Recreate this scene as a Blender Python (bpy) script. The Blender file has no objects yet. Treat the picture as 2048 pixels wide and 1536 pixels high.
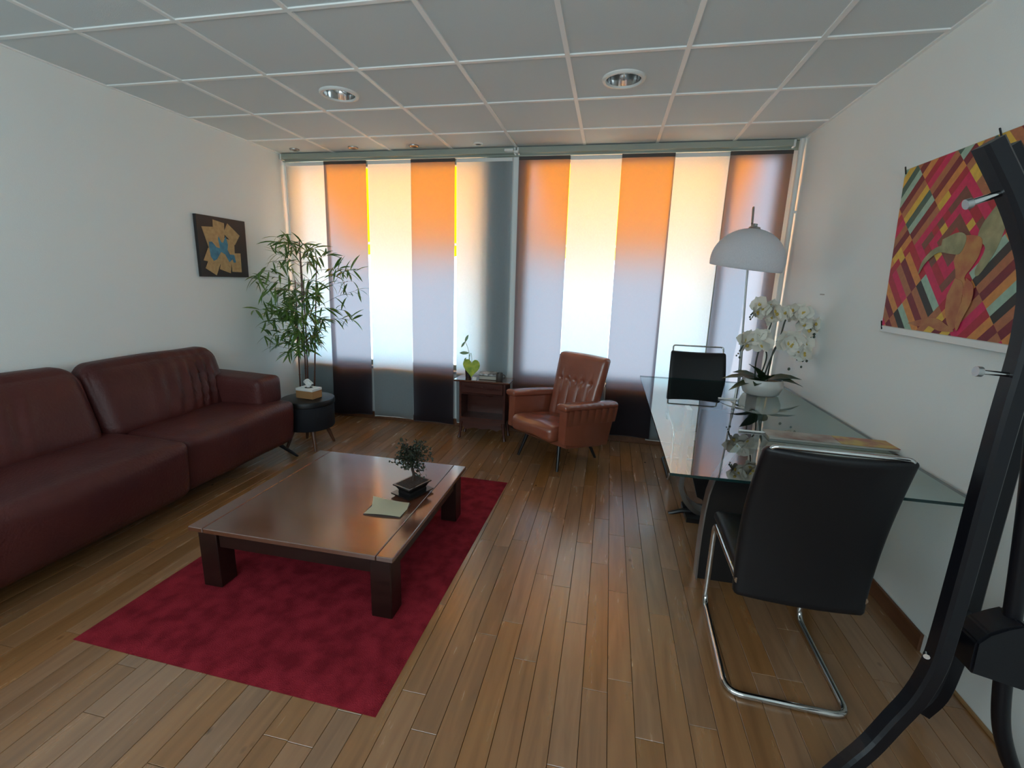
import bpy, bmesh, math, random
from mathutils import Vector, Matrix, noise
random.seed(7)
C = bpy.context.scene.collection
sc = bpy.context.scene
PI = math.pi

# ------------------------------------------------------------------ camera
cam_d = bpy.data.cameras.new('camera'); cam = bpy.data.objects.new('camera', cam_d); C.objects.link(cam)
cam_d.sensor_width = 36; cam_d.lens = 16.13; cam_d.clip_start = 0.02
R = Matrix(((0.978, -0.073, 0.195), (0.206, 0.210, -0.956), (0.028, 0.975, 0.221)))
cam.matrix_world = Matrix.Translation((0.308, -1.508, 1.51)) @ R.to_quaternion().normalized().to_matrix().to_4x4()
sc.camera = cam

# ------------------------------------------------------------------ world, sun, exposure
w = bpy.data.worlds.new('world'); sc.world = w; w.use_nodes = True
nt = w.node_tree; nt.nodes.clear()
bg = nt.nodes.new('ShaderNodeBackground'); out = nt.nodes.new('ShaderNodeOutputWorld')
tc = nt.nodes.new('ShaderNodeTexCoord'); sep = nt.nodes.new('ShaderNodeSeparateXYZ'); ramp = nt.nodes.new('ShaderNodeValToRGB')
ramp.color_ramp.elements[0].position = 0.0; ramp.color_ramp.elements[0].color = (0.56, 0.87, 1.0, 1)
ramp.color_ramp.elements[1].position = 0.8; ramp.color_ramp.elements[1].color = (0.45, 0.72, 1.0, 1)
nt.links.new(tc.outputs['Generated'], sep.inputs[0]); nt.links.new(sep.outputs['Z'], ramp.inputs[0])
nt.links.new(ramp.outputs[0], bg.inputs[0]); nt.links.new(bg.outputs[0], out.inputs[0])
bg.inputs[1].default_value = 1.6
sun_d = bpy.data.lights.new('sun', 'SUN'); sun = bpy.data.objects.new('sun', sun_d); C.objects.link(sun)
sun_d.energy = 11; sun_d.angle = 0.01; sun_d.color = (1, 0.93, 0.80)
sun.rotation_euler = (math.radians(-22), math.radians(4), 0)
al_d = bpy.data.lights.new('rear_fill', 'AREA'); al = bpy.data.objects.new('rear_fill', al_d); C.objects.link(al)
al_d.shape = 'RECTANGLE'; al_d.size = 3.6; al_d.size_y = 1.5; al_d.energy = 18.5; al_d.color = (0.74, 0.93, 1.0)   # unseen cool fill light, added behind the camera to lift the room's shadows
al.location = (-.6, -2.72, 1.75); al.rotation_euler = (math.radians(97), 0, 0)
sc.view_settings.view_transform = 'Standard'; sc.view_settings.look = 'None'
sc.view_settings.gamma = 1; sc.view_settings.use_curve_mapping = False
sc.view_settings.exposure = 1.86
cy = sc.cycles
cy.max_bounces = 16; cy.diffuse_bounces = 6; cy.glossy_bounces = 6; cy.transmission_bounces = 10; cy.transparent_max_bounces = 24
cy.caustics_reflective = False; cy.caustics_refractive = False; cy.sample_clamp_indirect = 8

# ------------------------------------------------------------------ materials
def M(name, col=(.5,.5,.5), rough=.5, metal=0, spec=.5, bump=None, var=None, **k):
    m = bpy.data.materials.new(name); m.use_nodes = True
    n = m.node_tree.nodes; l = m.node_tree.links; p = n['Principled BSDF']
    p.inputs['Base Color'].default_value = (*col, 1); p.inputs['Roughness'].default_value = rough
    p.inputs['Metallic'].default_value = metal; p.inputs['Specular IOR Level'].default_value = spec
    for a, b in k.items(): p.inputs[a.replace('_', ' ')].default_value = b
    t = n.new('ShaderNodeTexCoord')
    if bump:
        s, st, d = bump; nz = n.new('ShaderNodeTexNoise'); nz.inputs['Scale'].default_value = s; nz.inputs['Detail'].default_value = 4
        l.new(t.outputs['Object'], nz.inputs['Vector']); b = n.new('ShaderNodeBump'); b.inputs['Strength'].default_value = st
        b.inputs['Distance'].default_value = d; l.new(nz.outputs[0], b.inputs['Height']); l.new(b.outputs[0], p.inputs['Normal'])
    if var:
        s, c2 = var; nz = n.new('ShaderNodeTexNoise'); nz.inputs['Scale'].default_value = s; nz.inputs['Detail'].default_value = 6
        l.new(t.outputs['Object'], nz.inputs['Vector']); r = n.new('ShaderNodeValToRGB')
        r.color_ramp.elements[0].position = .35; r.color_ramp.elements[1].position = .65
        r.color_ramp.elements[0].color = (*col, 1); r.color_ramp.elements[1].color = (*c2, 1)
        l.new(nz.outputs[0], r.inputs[0]); l.new(r.outputs[0], p.inputs['Base Color'])
    return m

def wood(name, c1, c2, rough=.35, axis=1, scale=6, stretch=14, rnd=0.0, knots=False, spec=.5, ior=1.5):
    m = bpy.data.materials.new(name); m.use_nodes = True
    n = m.node_tree.nodes; l = m.node_tree.links; p = n['Principled BSDF']
    t = n.new('ShaderNodeTexCoord'); oi = n.new('ShaderNodeObjectInfo')
    mp = n.new('ShaderNodeMapping'); sc_ = [stretch, stretch, stretch]; sc_[axis] = 1.0
    mp.inputs['Scale'].default_value = sc_
    ad = n.new('ShaderNodeVectorMath'); ad.operation = 'ADD'
    cm = n.new('ShaderNodeCombineXYZ'); mu = n.new('ShaderNodeMath'); mu.operation = 'MULTIPLY'; mu.inputs[1].default_value = 57.0
    l.new(oi.outputs['Random'], mu.inputs[0]); l.new(mu.outputs[0], cm.inputs[0]); l.new(mu.outputs[0], cm.inputs[1])
    l.new(t.outputs['Object'], ad.inputs[0]); l.new(cm.outputs[0], ad.inputs[1]); l.new(ad.outputs[0], mp.inputs[0])
    nz = n.new('ShaderNodeTexNoise'); nz.inputs['Scale'].default_value = scale; nz.inputs['Detail'].default_value = 8; nz.inputs['Distortion'].default_value = .6
    l.new(mp.outputs[0], nz.inputs['Vector'])
    r = n.new('ShaderNodeValToRGB'); r.color_ramp.elements[0].position = .3; r.color_ramp.elements[1].position = .7
    r.color_ramp.elements[0].color = (*c1, 1); r.color_ramp.elements[1].color = (*c2, 1)
    l.new(nz.outputs[0], r.inputs[0]); col = r.outputs[0]
    if rnd:
        hs = n.new('ShaderNodeHueSaturation'); mr = n.new('ShaderNodeMapRange')
        mr.inputs['To Min'].default_value = 1 - rnd; mr.inputs['To Max'].default_value = 1 + rnd
        l.new(oi.outputs['Random'], mr.inputs[0]); l.new(mr.outputs[0], hs.inputs['Value']); l.new(col, hs.inputs['Color'])
        m2 = n.new('ShaderNodeMath'); m2.operation = 'FRACT'; m3 = n.new('ShaderNodeMath'); m3.operation = 'MULTIPLY'; m3.inputs[1].default_value = 13.7
        l.new(oi.outputs['Random'], m3.inputs[0]); l.new(m3.outputs[0], m2.inputs[0])
        mr2 = n.new('ShaderNodeMapRange'); mr2.inputs['To Min'].default_value = .88; mr2.inputs['To Max'].default_value = 1.06
        l.new(m2.outputs[0], mr2.inputs[0]); l.new(mr2.outputs[0], hs.inputs['Saturation']); col = hs.outputs[0]
    if knots:
        mp2 = n.new('ShaderNodeMapping'); mp2.inputs['Scale'].default_value = (9, 5.5, .01)
        l.new(ad.outputs[0], mp2.inputs[0]); v = n.new('ShaderNodeTexVoronoi'); v.inputs['Scale'].default_value = 1.0
        l.new(mp2.outputs[0], v.inputs['Vector'])
        rr = n.new('ShaderNodeValToRGB'); rr.color_ramp.elements[0].position = .03; rr.color_ramp.elements[1].position = .11
        rr.color_ramp.elements[0].color = (.42, .37, .33, 1); rr.color_ramp.elements[1].color = (1, 1, 1, 1)
        l.new(v.outputs['Distance'], rr.inputs[0]); mx = n.new('ShaderNodeMix'); mx.data_type = 'RGBA'; mx.blend_type = 'MULTIPLY'
        # only part of the cells hold a knot
        gt = n.new('ShaderNodeMath'); gt.operation = 'GREATER_THAN'; gt.inputs[1].default_value = .62
        sx = n.new('ShaderNodeSeparateColor'); l.new(v.outputs['Color'], sx.inputs[0]); l.new(sx.outputs[0], gt.inputs[0])
        l.new(gt.outputs[0], mx.inputs[0]); l.new(col, mx.inputs[6]); l.new(rr.outputs[0], mx.inputs[7]); col = mx.outputs[2]
    l.new(col, p.inputs['Base Color']); p.inputs['Specular IOR Level'].default_value = spec; p.inputs['IOR'].default_value = ior
    rm = n.new('ShaderNodeMapRange'); rm.inputs['To Min'].default_value = rough - .06; rm.inputs['To Max'].default_value = rough + .1
    l.new(nz.outputs[0], rm.inputs[0]); l.new(rm.outputs[0], p.inputs['Roughness'])
    b = n.new('ShaderNodeBump'); b.inputs['Strength'].default_value = .25; b.inputs['Distance'].default_value = .0006
    l.new(nz.outputs[0], b.inputs['Height']); l.new(b.outputs[0], p.inputs['Normal'])
    return m

def glass_sheet(name, tint, ior=1.5, rough=0.0):
    m = bpy.data.materials.new(name); m.use_nodes = True
    n = m.node_tree.nodes; l = m.node_tree.links; n.clear()
    o = n.new('ShaderNodeOutputMaterial'); mx = n.new('ShaderNodeMixShader'); tr = n.new('ShaderNodeBsdfTransparent'); gl = n.new('ShaderNodeBsdfGlossy')
    tr.inputs[0].default_value = (*tint, 1); gl.inputs['Roughness'].default_value = rough
    fr = n.new('ShaderNodeFresnel'); fr.inputs[0].default_value = ior; ge = n.new('ShaderNodeNewGeometry')
    iv = n.new('ShaderNodeMath'); iv.operation = 'SUBTRACT'; iv.inputs[0].default_value = 1
    mu = n.new('ShaderNodeMath'); mu.operation = 'MULTIPLY'
    l.new(ge.outputs['Backfacing'], iv.inputs[1]); l.new(fr.outputs[0], mu.inputs[0]); l.new(iv.outputs[0], mu.inputs[1])
    l.new(mu.outputs[0], mx.inputs[0]); l.new(tr.outputs[0], mx.inputs[1]); l.new(gl.outputs[0], mx.inputs[2]); l.new(mx.outputs[0], o.inputs[0])
    return m

def cloth(name, col, tr, see, rough=.6, diff=.35, ior=1.12):
    """woven voile: diffuse + diffuse transmission + a scattered see-through part"""
    m = bpy.data.materials.new(name); m.use_nodes = True
    n = m.node_tree.nodes; l = m.node_tree.links; n.clear()
    o = n.new('ShaderNodeOutputMaterial'); d = n.new('ShaderNodeBsdfDiffuse'); t = n.new('ShaderNodeBsdfTranslucent'); r = n.new('ShaderNodeBsdfRefraction')
    tcd = n.new('ShaderNodeTexCoord'); mp = n.new('ShaderNodeMapping'); mp.inputs['Scale'].default_value = (1, 1, .25)
    nz = n.new('ShaderNodeTexNoise'); nz.inputs['Scale'].default_value = 260; nz.inputs['Detail'].default_value = 3
    l.new(tcd.outputs['Object'], mp.inputs[0]); l.new(mp.outputs[0], nz.inputs['Vector'])
    mr = n.new('ShaderNodeMapRange'); mr.inputs['To Min'].default_value = .88; mr.inputs['To Max'].default_value = 1.1; l.new(nz.outputs[0], mr.inputs[0])
    def tinted(c):
        vm = n.new('ShaderNodeVectorMath'); vm.operation = 'SCALE'; vm.inputs[0].default_value = c; l.new(mr.outputs[0], vm.inputs['Scale']); return vm.outputs[0]
    l.new(tinted(col), d.inputs[0]); l.new(tinted(tr), t.inputs[0]); r.inputs[0].default_value = (*tr, 1)
    r.inputs['Roughness'].default_value = rough; r.inputs['IOR'].default_value = ior
    a = n.new('ShaderNodeMixShader'); a.inputs[0].default_value = see; l.new(t.outputs[0], a.inputs[1]); l.new(r.outputs[0], a.inputs[2])
    b = n.new('ShaderNodeMixShader'); b.inputs[0].default_value = diff; l.new(a.outputs[0], b.inputs[1]); l.new(d.outputs[0], b.inputs[2])
    l.new(b.outputs[0], o.inputs[0]); return m

wall_m = M('wall_paint', (.84, .87, .86), .85, bump=(160, .25, .002), spec=.3)
ceil_m = M('ceiling_tile', (.73, .78, .79), .9, bump=(420, .5, .002), spec=.2)
rail_m = M('ceiling_rail_white', (.93, .93, .91), .4)
white_m = M('white_lacquer', (.78, .78, .76), .4)
frame_m = M('window_frame', (.33, .36, .31), .5)
dark_gap = M('dark_gap', (.03, .02, .015), .9)
oak = wood('oak_plank', (.24, .108, .043), (.335, .158, .064), .23, 1, 2.2, 11, .13, True, spec=.5, ior=2.0)
oak_s = wood('oak_floor_behind', (.21, .098, .036), (.33, .165, .067), .33, 1, 2.2, 11)
base_m = wood('baseboard_wood', (.10, .035, .014), (.17, .065, .028), .45, 1, 3, 10)
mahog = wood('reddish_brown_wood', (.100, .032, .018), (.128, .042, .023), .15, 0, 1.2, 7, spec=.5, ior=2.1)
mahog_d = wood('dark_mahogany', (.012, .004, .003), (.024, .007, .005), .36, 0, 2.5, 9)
mahog_r = wood('red_mahogany', (.050, .013, .009), (.085, .022, .014), .28, 0, 2.5, 9)
walnut = wood('dark_walnut', (.075, .026, .013), (.12, .045, .022), .35, 2, 3, 9)
leather = M('maroon_leather', (.062, .014, .014), .47, bump=(70, .5, .006), var=(3, (.086, .021, .019)), spec=.32)
tan_l = M('cognac_leather', (.24, .065, .036), .26, bump=(60, .25, .003), var=(4, (.28, .08, .045)), spec=.5, IOR=1.7)
black_l = M('black_leather', (.0055, .005, .0065), .45, bump=(150, .2, .001), spec=.35)
chrome = M('chrome', (.62, .62, .62), .12, 1)
steel = M('brushed_steel', (.42, .42, .42), .33, 1)
black_metal = M('black_coated_steel', (.005, .005, .008), .40, bump=(300, .12, .001), spec=.32)
black_wood = M('black_lacquered_wood', (.010, .009, .010), .35)
rug_m = M('crimson_pile', (.33, .022, .036), .95, bump=(260, .9, .008), var=(14, (.20, .012, .02)), spec=.1)
green = M('bamboo_leaf', (.075, .15, .03), .4, var=(8, (.14, .24, .05)), spec=.5)
cane = M('bamboo_cane', (.11, .042, .028), .45, bump=(40, .2, .002))
dkgreen = M('orchid_leaf', (.022, .045, .018), .35)
bon_leaf = M('bonsai_leaf', (.008, .012, .005), .6, var=(30, (.022, .027, .010)))
soil = M('dark_soil', (.035, .018, .012), .9, bump=(150, .8, .006))
bark = M('bark', (.04, .022, .015), .8, bump=(120, .6, .003))
pot_b = M('black_glazed_clay', (.010, .008, .008), .25)
petal = M('white_petal', (.78, .74, .66), .6, Subsurface_Weight=0.0)
yellow = M('flower_heart', (.55, .38, .08), .6)
bud_m = M('dark_bud', (.035, .045, .02), .5)
ceramic = M('white_ceramic', (.60, .59, .56), .28)
paper = M('cream_paper', (.90, .82, .60), .8)
kraft = M('kraft_card', (.34, .17, .065), .8, bump=(90, .2, .001))
tissue_m = M('white_tissue', (.85, .85, .83), .9)
black_cloth = M('black_velvet', (.012, .012, .016), .75, bump=(200, .3, .001), spec=.25)
lampw = cloth('white_acrylic', (.86, .86, .88), (.80, .80, .86), 0.0, diff=.6)
white_c = cloth('white_voile', (.72, .72, .70), (.34, .415, .47), .06, rough=.95, diff=.22, ior=1.45)
grey_c = cloth('brown_voile', (.085, .062, .072), (.198, .186, .217), .62, rough=.85, diff=.2, ior=1.45)
awn_m = cloth('orange_canvas', (.85, .30, .01), (1.0, .41, .001), 0.0, diff=.3)
pane_m = glass_sheet('window_glass', (.93, .97, .97), 1.4)
table_glass = glass_sheet('table_glass', (.80, .90, .87), 5.5)
glass_edge = M('glass_edge', (.01, .03, .03), .15)

# ------------------------------------------------------------------ mesh helpers
def mesh_obj(name, bm, mat, parent=None, smooth=False, loc=None, mats=None):
    me = bpy.data.meshes.new(name); bm.normal_update(); bm.to_mesh(me); bm.free()
    for m in (mats or [mat]): me.materials.append(m)
    if smooth:
        for p in me.polygons: p.use_smooth = True
        try: me.set_sharp_from_angle(angle=math.radians(40))
        except Exception: pass
    o = bpy.data.objects.new(name, me); C.objects.link(o)
    if loc: o.location = loc
    if parent: o.parent = parent
    return o
def share(name, src, parent=None, loc=(0,0,0), rot=(0,0,0), scale=(1,1,1)):
    o = src.copy(); o.name = name; C.objects.link(o); o.parent = parent; o.location = loc; o.rotation_euler = rot; o.scale = scale; return o
def tag(o, label, cat, group=None, kind=None):
    o['label'] = label; o['category'] = cat
    if group: o['group'] = group
    if kind: o['kind'] = kind
    return o
def thing(name, label, cat, loc=(0,0,0), rz=0, group=None):
    o = bpy.data.objects.new(name, None); C.objects.link(o); o.location = loc; o.rotation_euler = (0,0,rz); o.empty_display_size = .1
    return tag(o, label, cat, group)
def struct(o): o['kind'] = 'structure'; return o
def box(bm, x0, x1, y0, y1, z0, z1, bev=0, mi=0, seg=1):
    r = bmesh.ops.create_cube(bm, size=1, matrix=Matrix.Translation(((x0+x1)/2, (y0+y1)/2, (z0+z1)/2)) @ Matrix.Diagonal((x1-x0, y1-y0, z1-z0, 1)))
    fs = set(f for v in r['verts'] for f in v.link_faces)
    if bev:
        es = list(set(e for v in r['verts'] for e in v.link_edges))
        rr = bmesh.ops.bevel(bm, geom=es, offset=bev, segments=seg, affect='EDGES', profile=.5); fs |= set(rr['faces'])
    if mi:
        for f in bm.faces:
            if f in fs: f.material_index = mi
def B(*a, **k):
    bm = bmesh.new(); box(bm, *a, **k); return bm
def tube(bm, pts, r, seg=10, closed=False, prof=None):
    """sweep a circle (or profile list of (a,b)) along points; r number or list"""
    pts = [Vector(p) for p in pts]; n = len(pts); rings = []
    up = Vector((0, 0, 1)); prev = None
    for i, p in enumerate(pts):
        if closed: t = (pts[(i+1) % n] - pts[i-1]).normalized()
        else: t = (pts[min(i+1, n-1)] - pts[max(i-1, 0)]).normalized()
        if prev is None:
            a = t.cross(Vector((0, 1, 0)) if abs(t.y) < .9 else Vector((1, 0, 0))).normalized()
        else:
            a = (prev - t * prev.dot(t)).normalized()
        prev = a; b = t.cross(a).normalized(); rr = r[i] if isinstance(r, (list, tuple)) else r
        if prof: ring = [bm.verts.new(p + a*u + b*v) for u, v in prof]
        else: ring = [bm.verts.new(p + (a*math.cos(2*PI*k/seg) + b*math.sin(2*PI*k/seg)) * rr) for k in range(seg)]
        rings.append(ring)
    m = len(rings[0])
    for i in range(n if closed else n-1):
        A, D = rings[i], rings[(i+1) % n]
        for k in range(m): bm.faces.new((A[k], A[(k+1) % m], D[(k+1) % m], D[k]))
    if not closed:
        bm.faces.new(list(reversed(rings[0]))); bm.faces.new(rings[-1])
    bmesh.ops.recalc_face_normals(bm, faces=bm.faces)
def T(pts, r, seg=10, **k):
    bm = bmesh.new(); tube(bm, pts, r, seg, **k); return bm
def arc_path(corners, rad, n=6):
    """polyline with rounded corners"""
    c = [Vector(p) for p in corners]; out = [c[0]]
    for i in range(1, len(c)-1):
        a = (c[i-1]-c[i]); b = (c[i+1]-c[i]); r = min(rad, a.length*.49, b.length*.49); p0 = c[i]+a.normalized()*r; p1 = c[i]+b.normalized()*r
        for k in range(n+1):
            t = k/n; out.append((1-t)**2*p0 + 2*t*(1-t)*c[i] + t*t*p1)
    out.append(c[-1]); return out
def spline(pts, n=8):
    p = [Vector(q) for q in pts]; p = [2*p[0]-p[1]] + p + [2*p[-1]-p[-2]]; o = []
    for i in range(1, len(p)-2):
        for k in range(n):
            t = k/n; o.append(.5*((2*p[i]) + (p[i+1]-p[i-1])*t + (2*p[i-1]-5*p[i]+4*p[i+1]-p[i+2])*t*t + (3*p[i]-p[i-1]-3*p[i+1]+p[i+2])*t**3))
    o.append(p[-2]); return o
def lathe(bm, prof, seg=32, c=(0,0,0), mi=0):
    rings = []
    for r, z in prof:
        rings.append([bm.verts.new((c[0]+max(r,1e-4)*math.cos(2*PI*k/seg), c[1]+max(r,1e-4)*math.sin(2*PI*k/seg), c[2]+z)) for k in range(seg)])
    for i in range(len(prof)-1):
        for k in range(seg):
            f = bm.faces.new((rings[i][k], rings[i][(k+1)%seg], rings[i+1][(k+1)%seg], rings[i+1][k])); f.material_index = mi
def L(prof, seg=32, c=(0,0,0)):
    bm = bmesh.new(); lathe(bm, prof, seg, c); bmesh.ops.recalc_face_normals(bm, faces=bm.faces); return bm
def prism(bm, poly, axis, a, b):
    """extrude 2D polygon between a and b along axis (0,1,2)"""
    def P(u, v, w): return {0: (w, u, v), 1: (u, w, v), 2: (u, v, w)}[axis]
    v0 = [bm.verts.new(P(u, v, a)) for u, v in poly]; v1 = [bm.verts.new(P(u, v, b)) for u, v in poly]
    n = len(poly); fs = [bm.faces.new(v0), bm.faces.new(list(reversed(v1)))]
    for i in range(n): fs.append(bm.faces.new((v0[i], v0[(i+1)%n], v1[(i+1)%n], v1[i])))
    bmesh.ops.recalc_face_normals(bm, faces=fs)
def cushion(x0, x1, y0, y1, z0, z1, r, puff=(0,0,0), n=(16,16,8), fn=None, e=None):
    """rounded, slightly inflated box"""
    h = Vector(((x1-x0)/2, (y1-y0)/2, (z1-z0)/2)); c = Vector(((x0+x1)/2, (y0+y1)/2, (z0+z1)/2))
    bm = bmesh.new(); vs = {}
    def coord(i, m): t = -1 + 2*i/m; return math.sin(t*PI/2)*.55 + t*.45
    def V(i, j, k):
        key = (i, j, k)
        if key not in vs:
            q = Vector((coord(i, n[0])*h.x, coord(j, n[1])*h.y, coord(k, n[2])*h.z))
            u = Vector((q.x/h.x, q.y/h.y, q.z/h.z))
            inn = Vector([max(-(h[a]-r), min(h[a]-r, q[a])) for a in range(3)]); d = q - inn
            if d.length > 1e-9: q = inn + d.normalized()*r
            for a in range(3):
                o1, o2 = (a+1) % 3, (a+2) % 3
                q[a] += puff[a]*u[a]*abs(u[a])*(1-u[o1]**2)*(1-u[o2]**2)
            q += c
            if fn: q = Vector(fn(q, u))
            vs[key] = bm.verts.new(q)
        return vs[key]
    for a in range(3):
        o1, o2 = (a+1) % 3, (a+2) % 3
        for side in (0, n[a]):
            for i in range(n[o1]):
                for j in range(n[o2]):
                    def K(p, q):
                        t = [0,0,0]; t[a] = side; t[o1] = p; t[o2] = q; return V(*t)
                    f = [K(i,j), K(i+1,j), K(i+1,j+1), K(i,j+1)]
                    if side == 0: f.reverse()
                    try: bm.faces.new(f)
                    except ValueError: pass
    return bm

XL, XR, YW, H, YB = -2.988, 1.727, 2.895, 2.659, -2.8

# ------------------------------------------------------------------ room shell
fl = struct(mesh_obj('floor', B(XL-.1, XR+.1, YB-.1, YW+.2, -.12, -.012), dark_gap))
pw = 0.0943; nrow = 0; cnt = 0
x = XL
rnd = random.Random(5)
beh = bmesh.new()
while x < XR - .01:
    x1 = min(x + pw, XR); y = -1.25 - rnd.random()*.9
    # behind the frame
    yy = YB
    while yy < y - .01:
        y2 = min(yy + rnd.uniform(.5, 1.0), y); box(beh, x+.0008, x1-.0008, yy+.0008, y2-.0008, -.012, 0); yy = y2
    while y < YW - .01:
        ln = rnd.uniform(.5, 1.25)
        if YW - (y+ln) < .25: ln = YW - y
        bm = bmesh.new(); hx = (x1-x)/2 - .0009; hy = ln/2 - .0009
        box(bm, -hx, hx, -hy, hy, -.012, rnd.uniform(-.0001, .0001))
        top = [e for e in bm.edges if all(v.co.z > -.006 for v in e.verts)]
        bmesh.ops.bevel(bm, geom=top, offset=.0008, segments=1, affect='EDGES')
        o = mesh_obj('plank', bm, oak, fl, loc=((x+x1)/2, y+ln/2, 0)); cnt += 1
        y += ln
    x = x1
o = mesh_obj('floor_planks_behind', beh, oak_s, fl); o['kind'] = 'stuff'
print('planks', cnt)

# walls
struct(mesh_obj('wall_left', B(XL-.12, XL, YB-.12, YW+.2, -.1, H+.12), wall_m))
struct(mesh_obj('wall_right', B(XR, XR+.12, YB-.12, YW+.2, -.1, H+.12), wall_m))
struct(mesh_obj('wall_back', B(XL, XR, YB-.12, YB, -.1, H+.12), wall_m))
W1 = (-2.94, -.90, .575); W2 = (-.56, 1.655, .555); ZT = 2.615
bm = bmesh.new()
box(bm, XL, XR, YW, YW+.2, -.1, .555); box(bm, XL, W2[0], YW, YW+.2, .555, W1[2]); box(bm, XL, XR, YW, YW+.2, ZT, H+.12)
box(bm, XL, W1[0], YW, YW+.2, W1[2], ZT); box(bm, W1[1], W2[0], YW, YW+.2, W1[2], ZT); box(bm, W2[1], XR, YW, YW+.2, .555, ZT)
struct(mesh_obj('wall_front', bm, wall_m))
for i, (a, b, z0) in enumerate((W1, W2), 1):
    wo = bpy.data.objects.new('window_%d' % i, None); C.objects.link(wo); struct(wo)
    bm = bmesh.new(); t = .055
    box(bm, a, a+t, YW+.08, YW+.14, z0, ZT); box(bm, b-t, b, YW+.08, YW+.14, z0, ZT)
    box(bm, a+t, b-t, YW+.08, YW+.14, z0, z0+t); box(bm, a+t, b-t, YW+.08, YW+.14, ZT-t, ZT)
    m = (a+b)/2 if i == 1 else b-.42
    mesh_obj('window_frame', bm, frame_m, wo)
    if i == 2: mesh_obj('mullion', B(m-.03, m+.03, YW+.08, YW+.14, z0+t, ZT-t), frame_m, wo)
    bm = bmesh.new(); v = [bm.verts.new(q) for q in ((a+t, YW+.11, z0+t), (b-t, YW+.11, z0+t), (b-t, YW+.11, ZT-t), (a+t, YW+.11, ZT-t))]; bm.faces.new(v)
    mesh_obj('pane', bm, pane_m, wo)
    mesh_obj('window_sill', B(a-.02, b+.02, YW-.018, YW+.08, z0-.02, z0+.006, bev=.003), M('grey_sill', (.25, .28, .31), .4), wo)
# trim
struct(mesh_obj('baseboard_front', B(XL, XR, YW-.014, YW, 0, .078, bev=.003), base_m))
struct(mesh_obj('baseboard_right', B(XR-.014, XR, .50, YW-.014, 0, .082, bev=.003), base_m))
struct(mesh_obj('trim_1', B(XR-.012, XR, YB, .36, 0, .014, bev=.003), M('light_quarter_round', (.32, .17, .07), .5)))
struct(mesh_obj('trim_2', B(XR-.003, XR, .36, .50, 0, .09), white_m))
struct(mesh_obj('trim_3', B(XL, XR, YW-.03, YW, ZT-.02, H, bev=.002), frame_m))

# ceiling: plate, recessed tiles, white rails
ce = struct(mesh_obj('ceiling', B(XL-.1, XR+.1, YB-.1, YW+.2, H+.14, H+.2), ceil_m))
xs = [XL] + [.6*i for i in range(-4, 3)] + [XR]; ys = [YW]; k = 4
while .6*k > YB: ys.append(.6*k); k -= 1
ys.append(YB); rw = .012
LIGHTS = [(-1.517, 1.52), (.294, 1.53)]
def tile_with_hole(x0, x1, y0, y1, c, r):
    bm = bmesh.new(); N = 32
    inner = [(c[0]+r*math.cos(2*PI*q/N), c[1]+r*math.sin(2*PI*q/N)) for q in range(N)]; outer = []
    for q in range(N):
        dx, dy = math.cos(2*PI*q/N), math.sin(2*PI*q/N); tt = []
        if dx > 1e-6: tt.append((x1-c[0])/dx)
        if dx < -1e-6: tt.append((x0-c[0])/dx)
        if dy > 1e-6: tt.append((y1-c[1])/dy)
        if dy < -1e-6: tt.append((y0-c[1])/dy)
        t = min(tt); outer.append([c[0]+dx*t, c[1]+dy*t])
    for cx, cyy in ((x0,y0),(x0,y1),(x1,y0),(x1,y1)):
        q = min(range(N), key=lambda q: (outer[q][0]-cx)**2+(outer[q][1]-cyy)**2); outer[q] = [cx, cyy]
    for z, flip in ((H+.006, 0), (H+.02, 1)):
        a = [bm.verts.new((p[0], p[1], z)) for p in inner]; b = [bm.verts.new((p[0], p[1], z)) for p in outer]
        for q in range(N):
            f = (a[q], b[q], b[(q+1)%N], a[(q+1)%N]); bm.faces.new(f if flip else tuple(reversed(f)))
        if not flip: a0 = a
        else:
            for q in range(N): bm.faces.new((a0[q], a0[(q+1)%N], a[(q+1)%N], a[q]))
    return bm
for i in range(len(xs)-1):
    for j in range(len(ys)-1):
        x0, x1, y1, y0 = xs[i]+.002, xs[i+1]-.002, ys[j]-.002, ys[j+1]+.002
        hole = [c for c in LIGHTS if x0 < c[0] < x1 and y0 < c[1] < y1]
        if hole: mesh_obj('ceiling_tile', tile_with_hole(x0, x1, y0, y1, hole[0], .098), ceil_m, ce)
        else: mesh_obj('ceiling_tile', B(x0, x1, y0, y1, H+.006, H+.02), ceil_m, ce)
for X in xs[1:-1]: mesh_obj('ceiling_rail', B(X-rw, X+rw, YB, YW-.03, H-.001, H+.0075), rail_m, ce)
for Y in ys[1:-1]:
    for i in range(len(xs)-1):
        mesh_obj('cross_rail', B(xs[i]+(rw if i else 0), xs[i+1]-(rw if i < len(xs)-2 else 0), Y-rw, Y+rw, H-.0005, H+.0075), rail_m, ce)
bm = bmesh.new()
box(bm, XL, XL+.018, YB, YW-.03, H-.0015, H+.007); box(bm, XR-.018, XR, YB, YW-.03, H-.0015, H+.007)
mesh_obj('edge_rail', bm, rail_m, ce)
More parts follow.
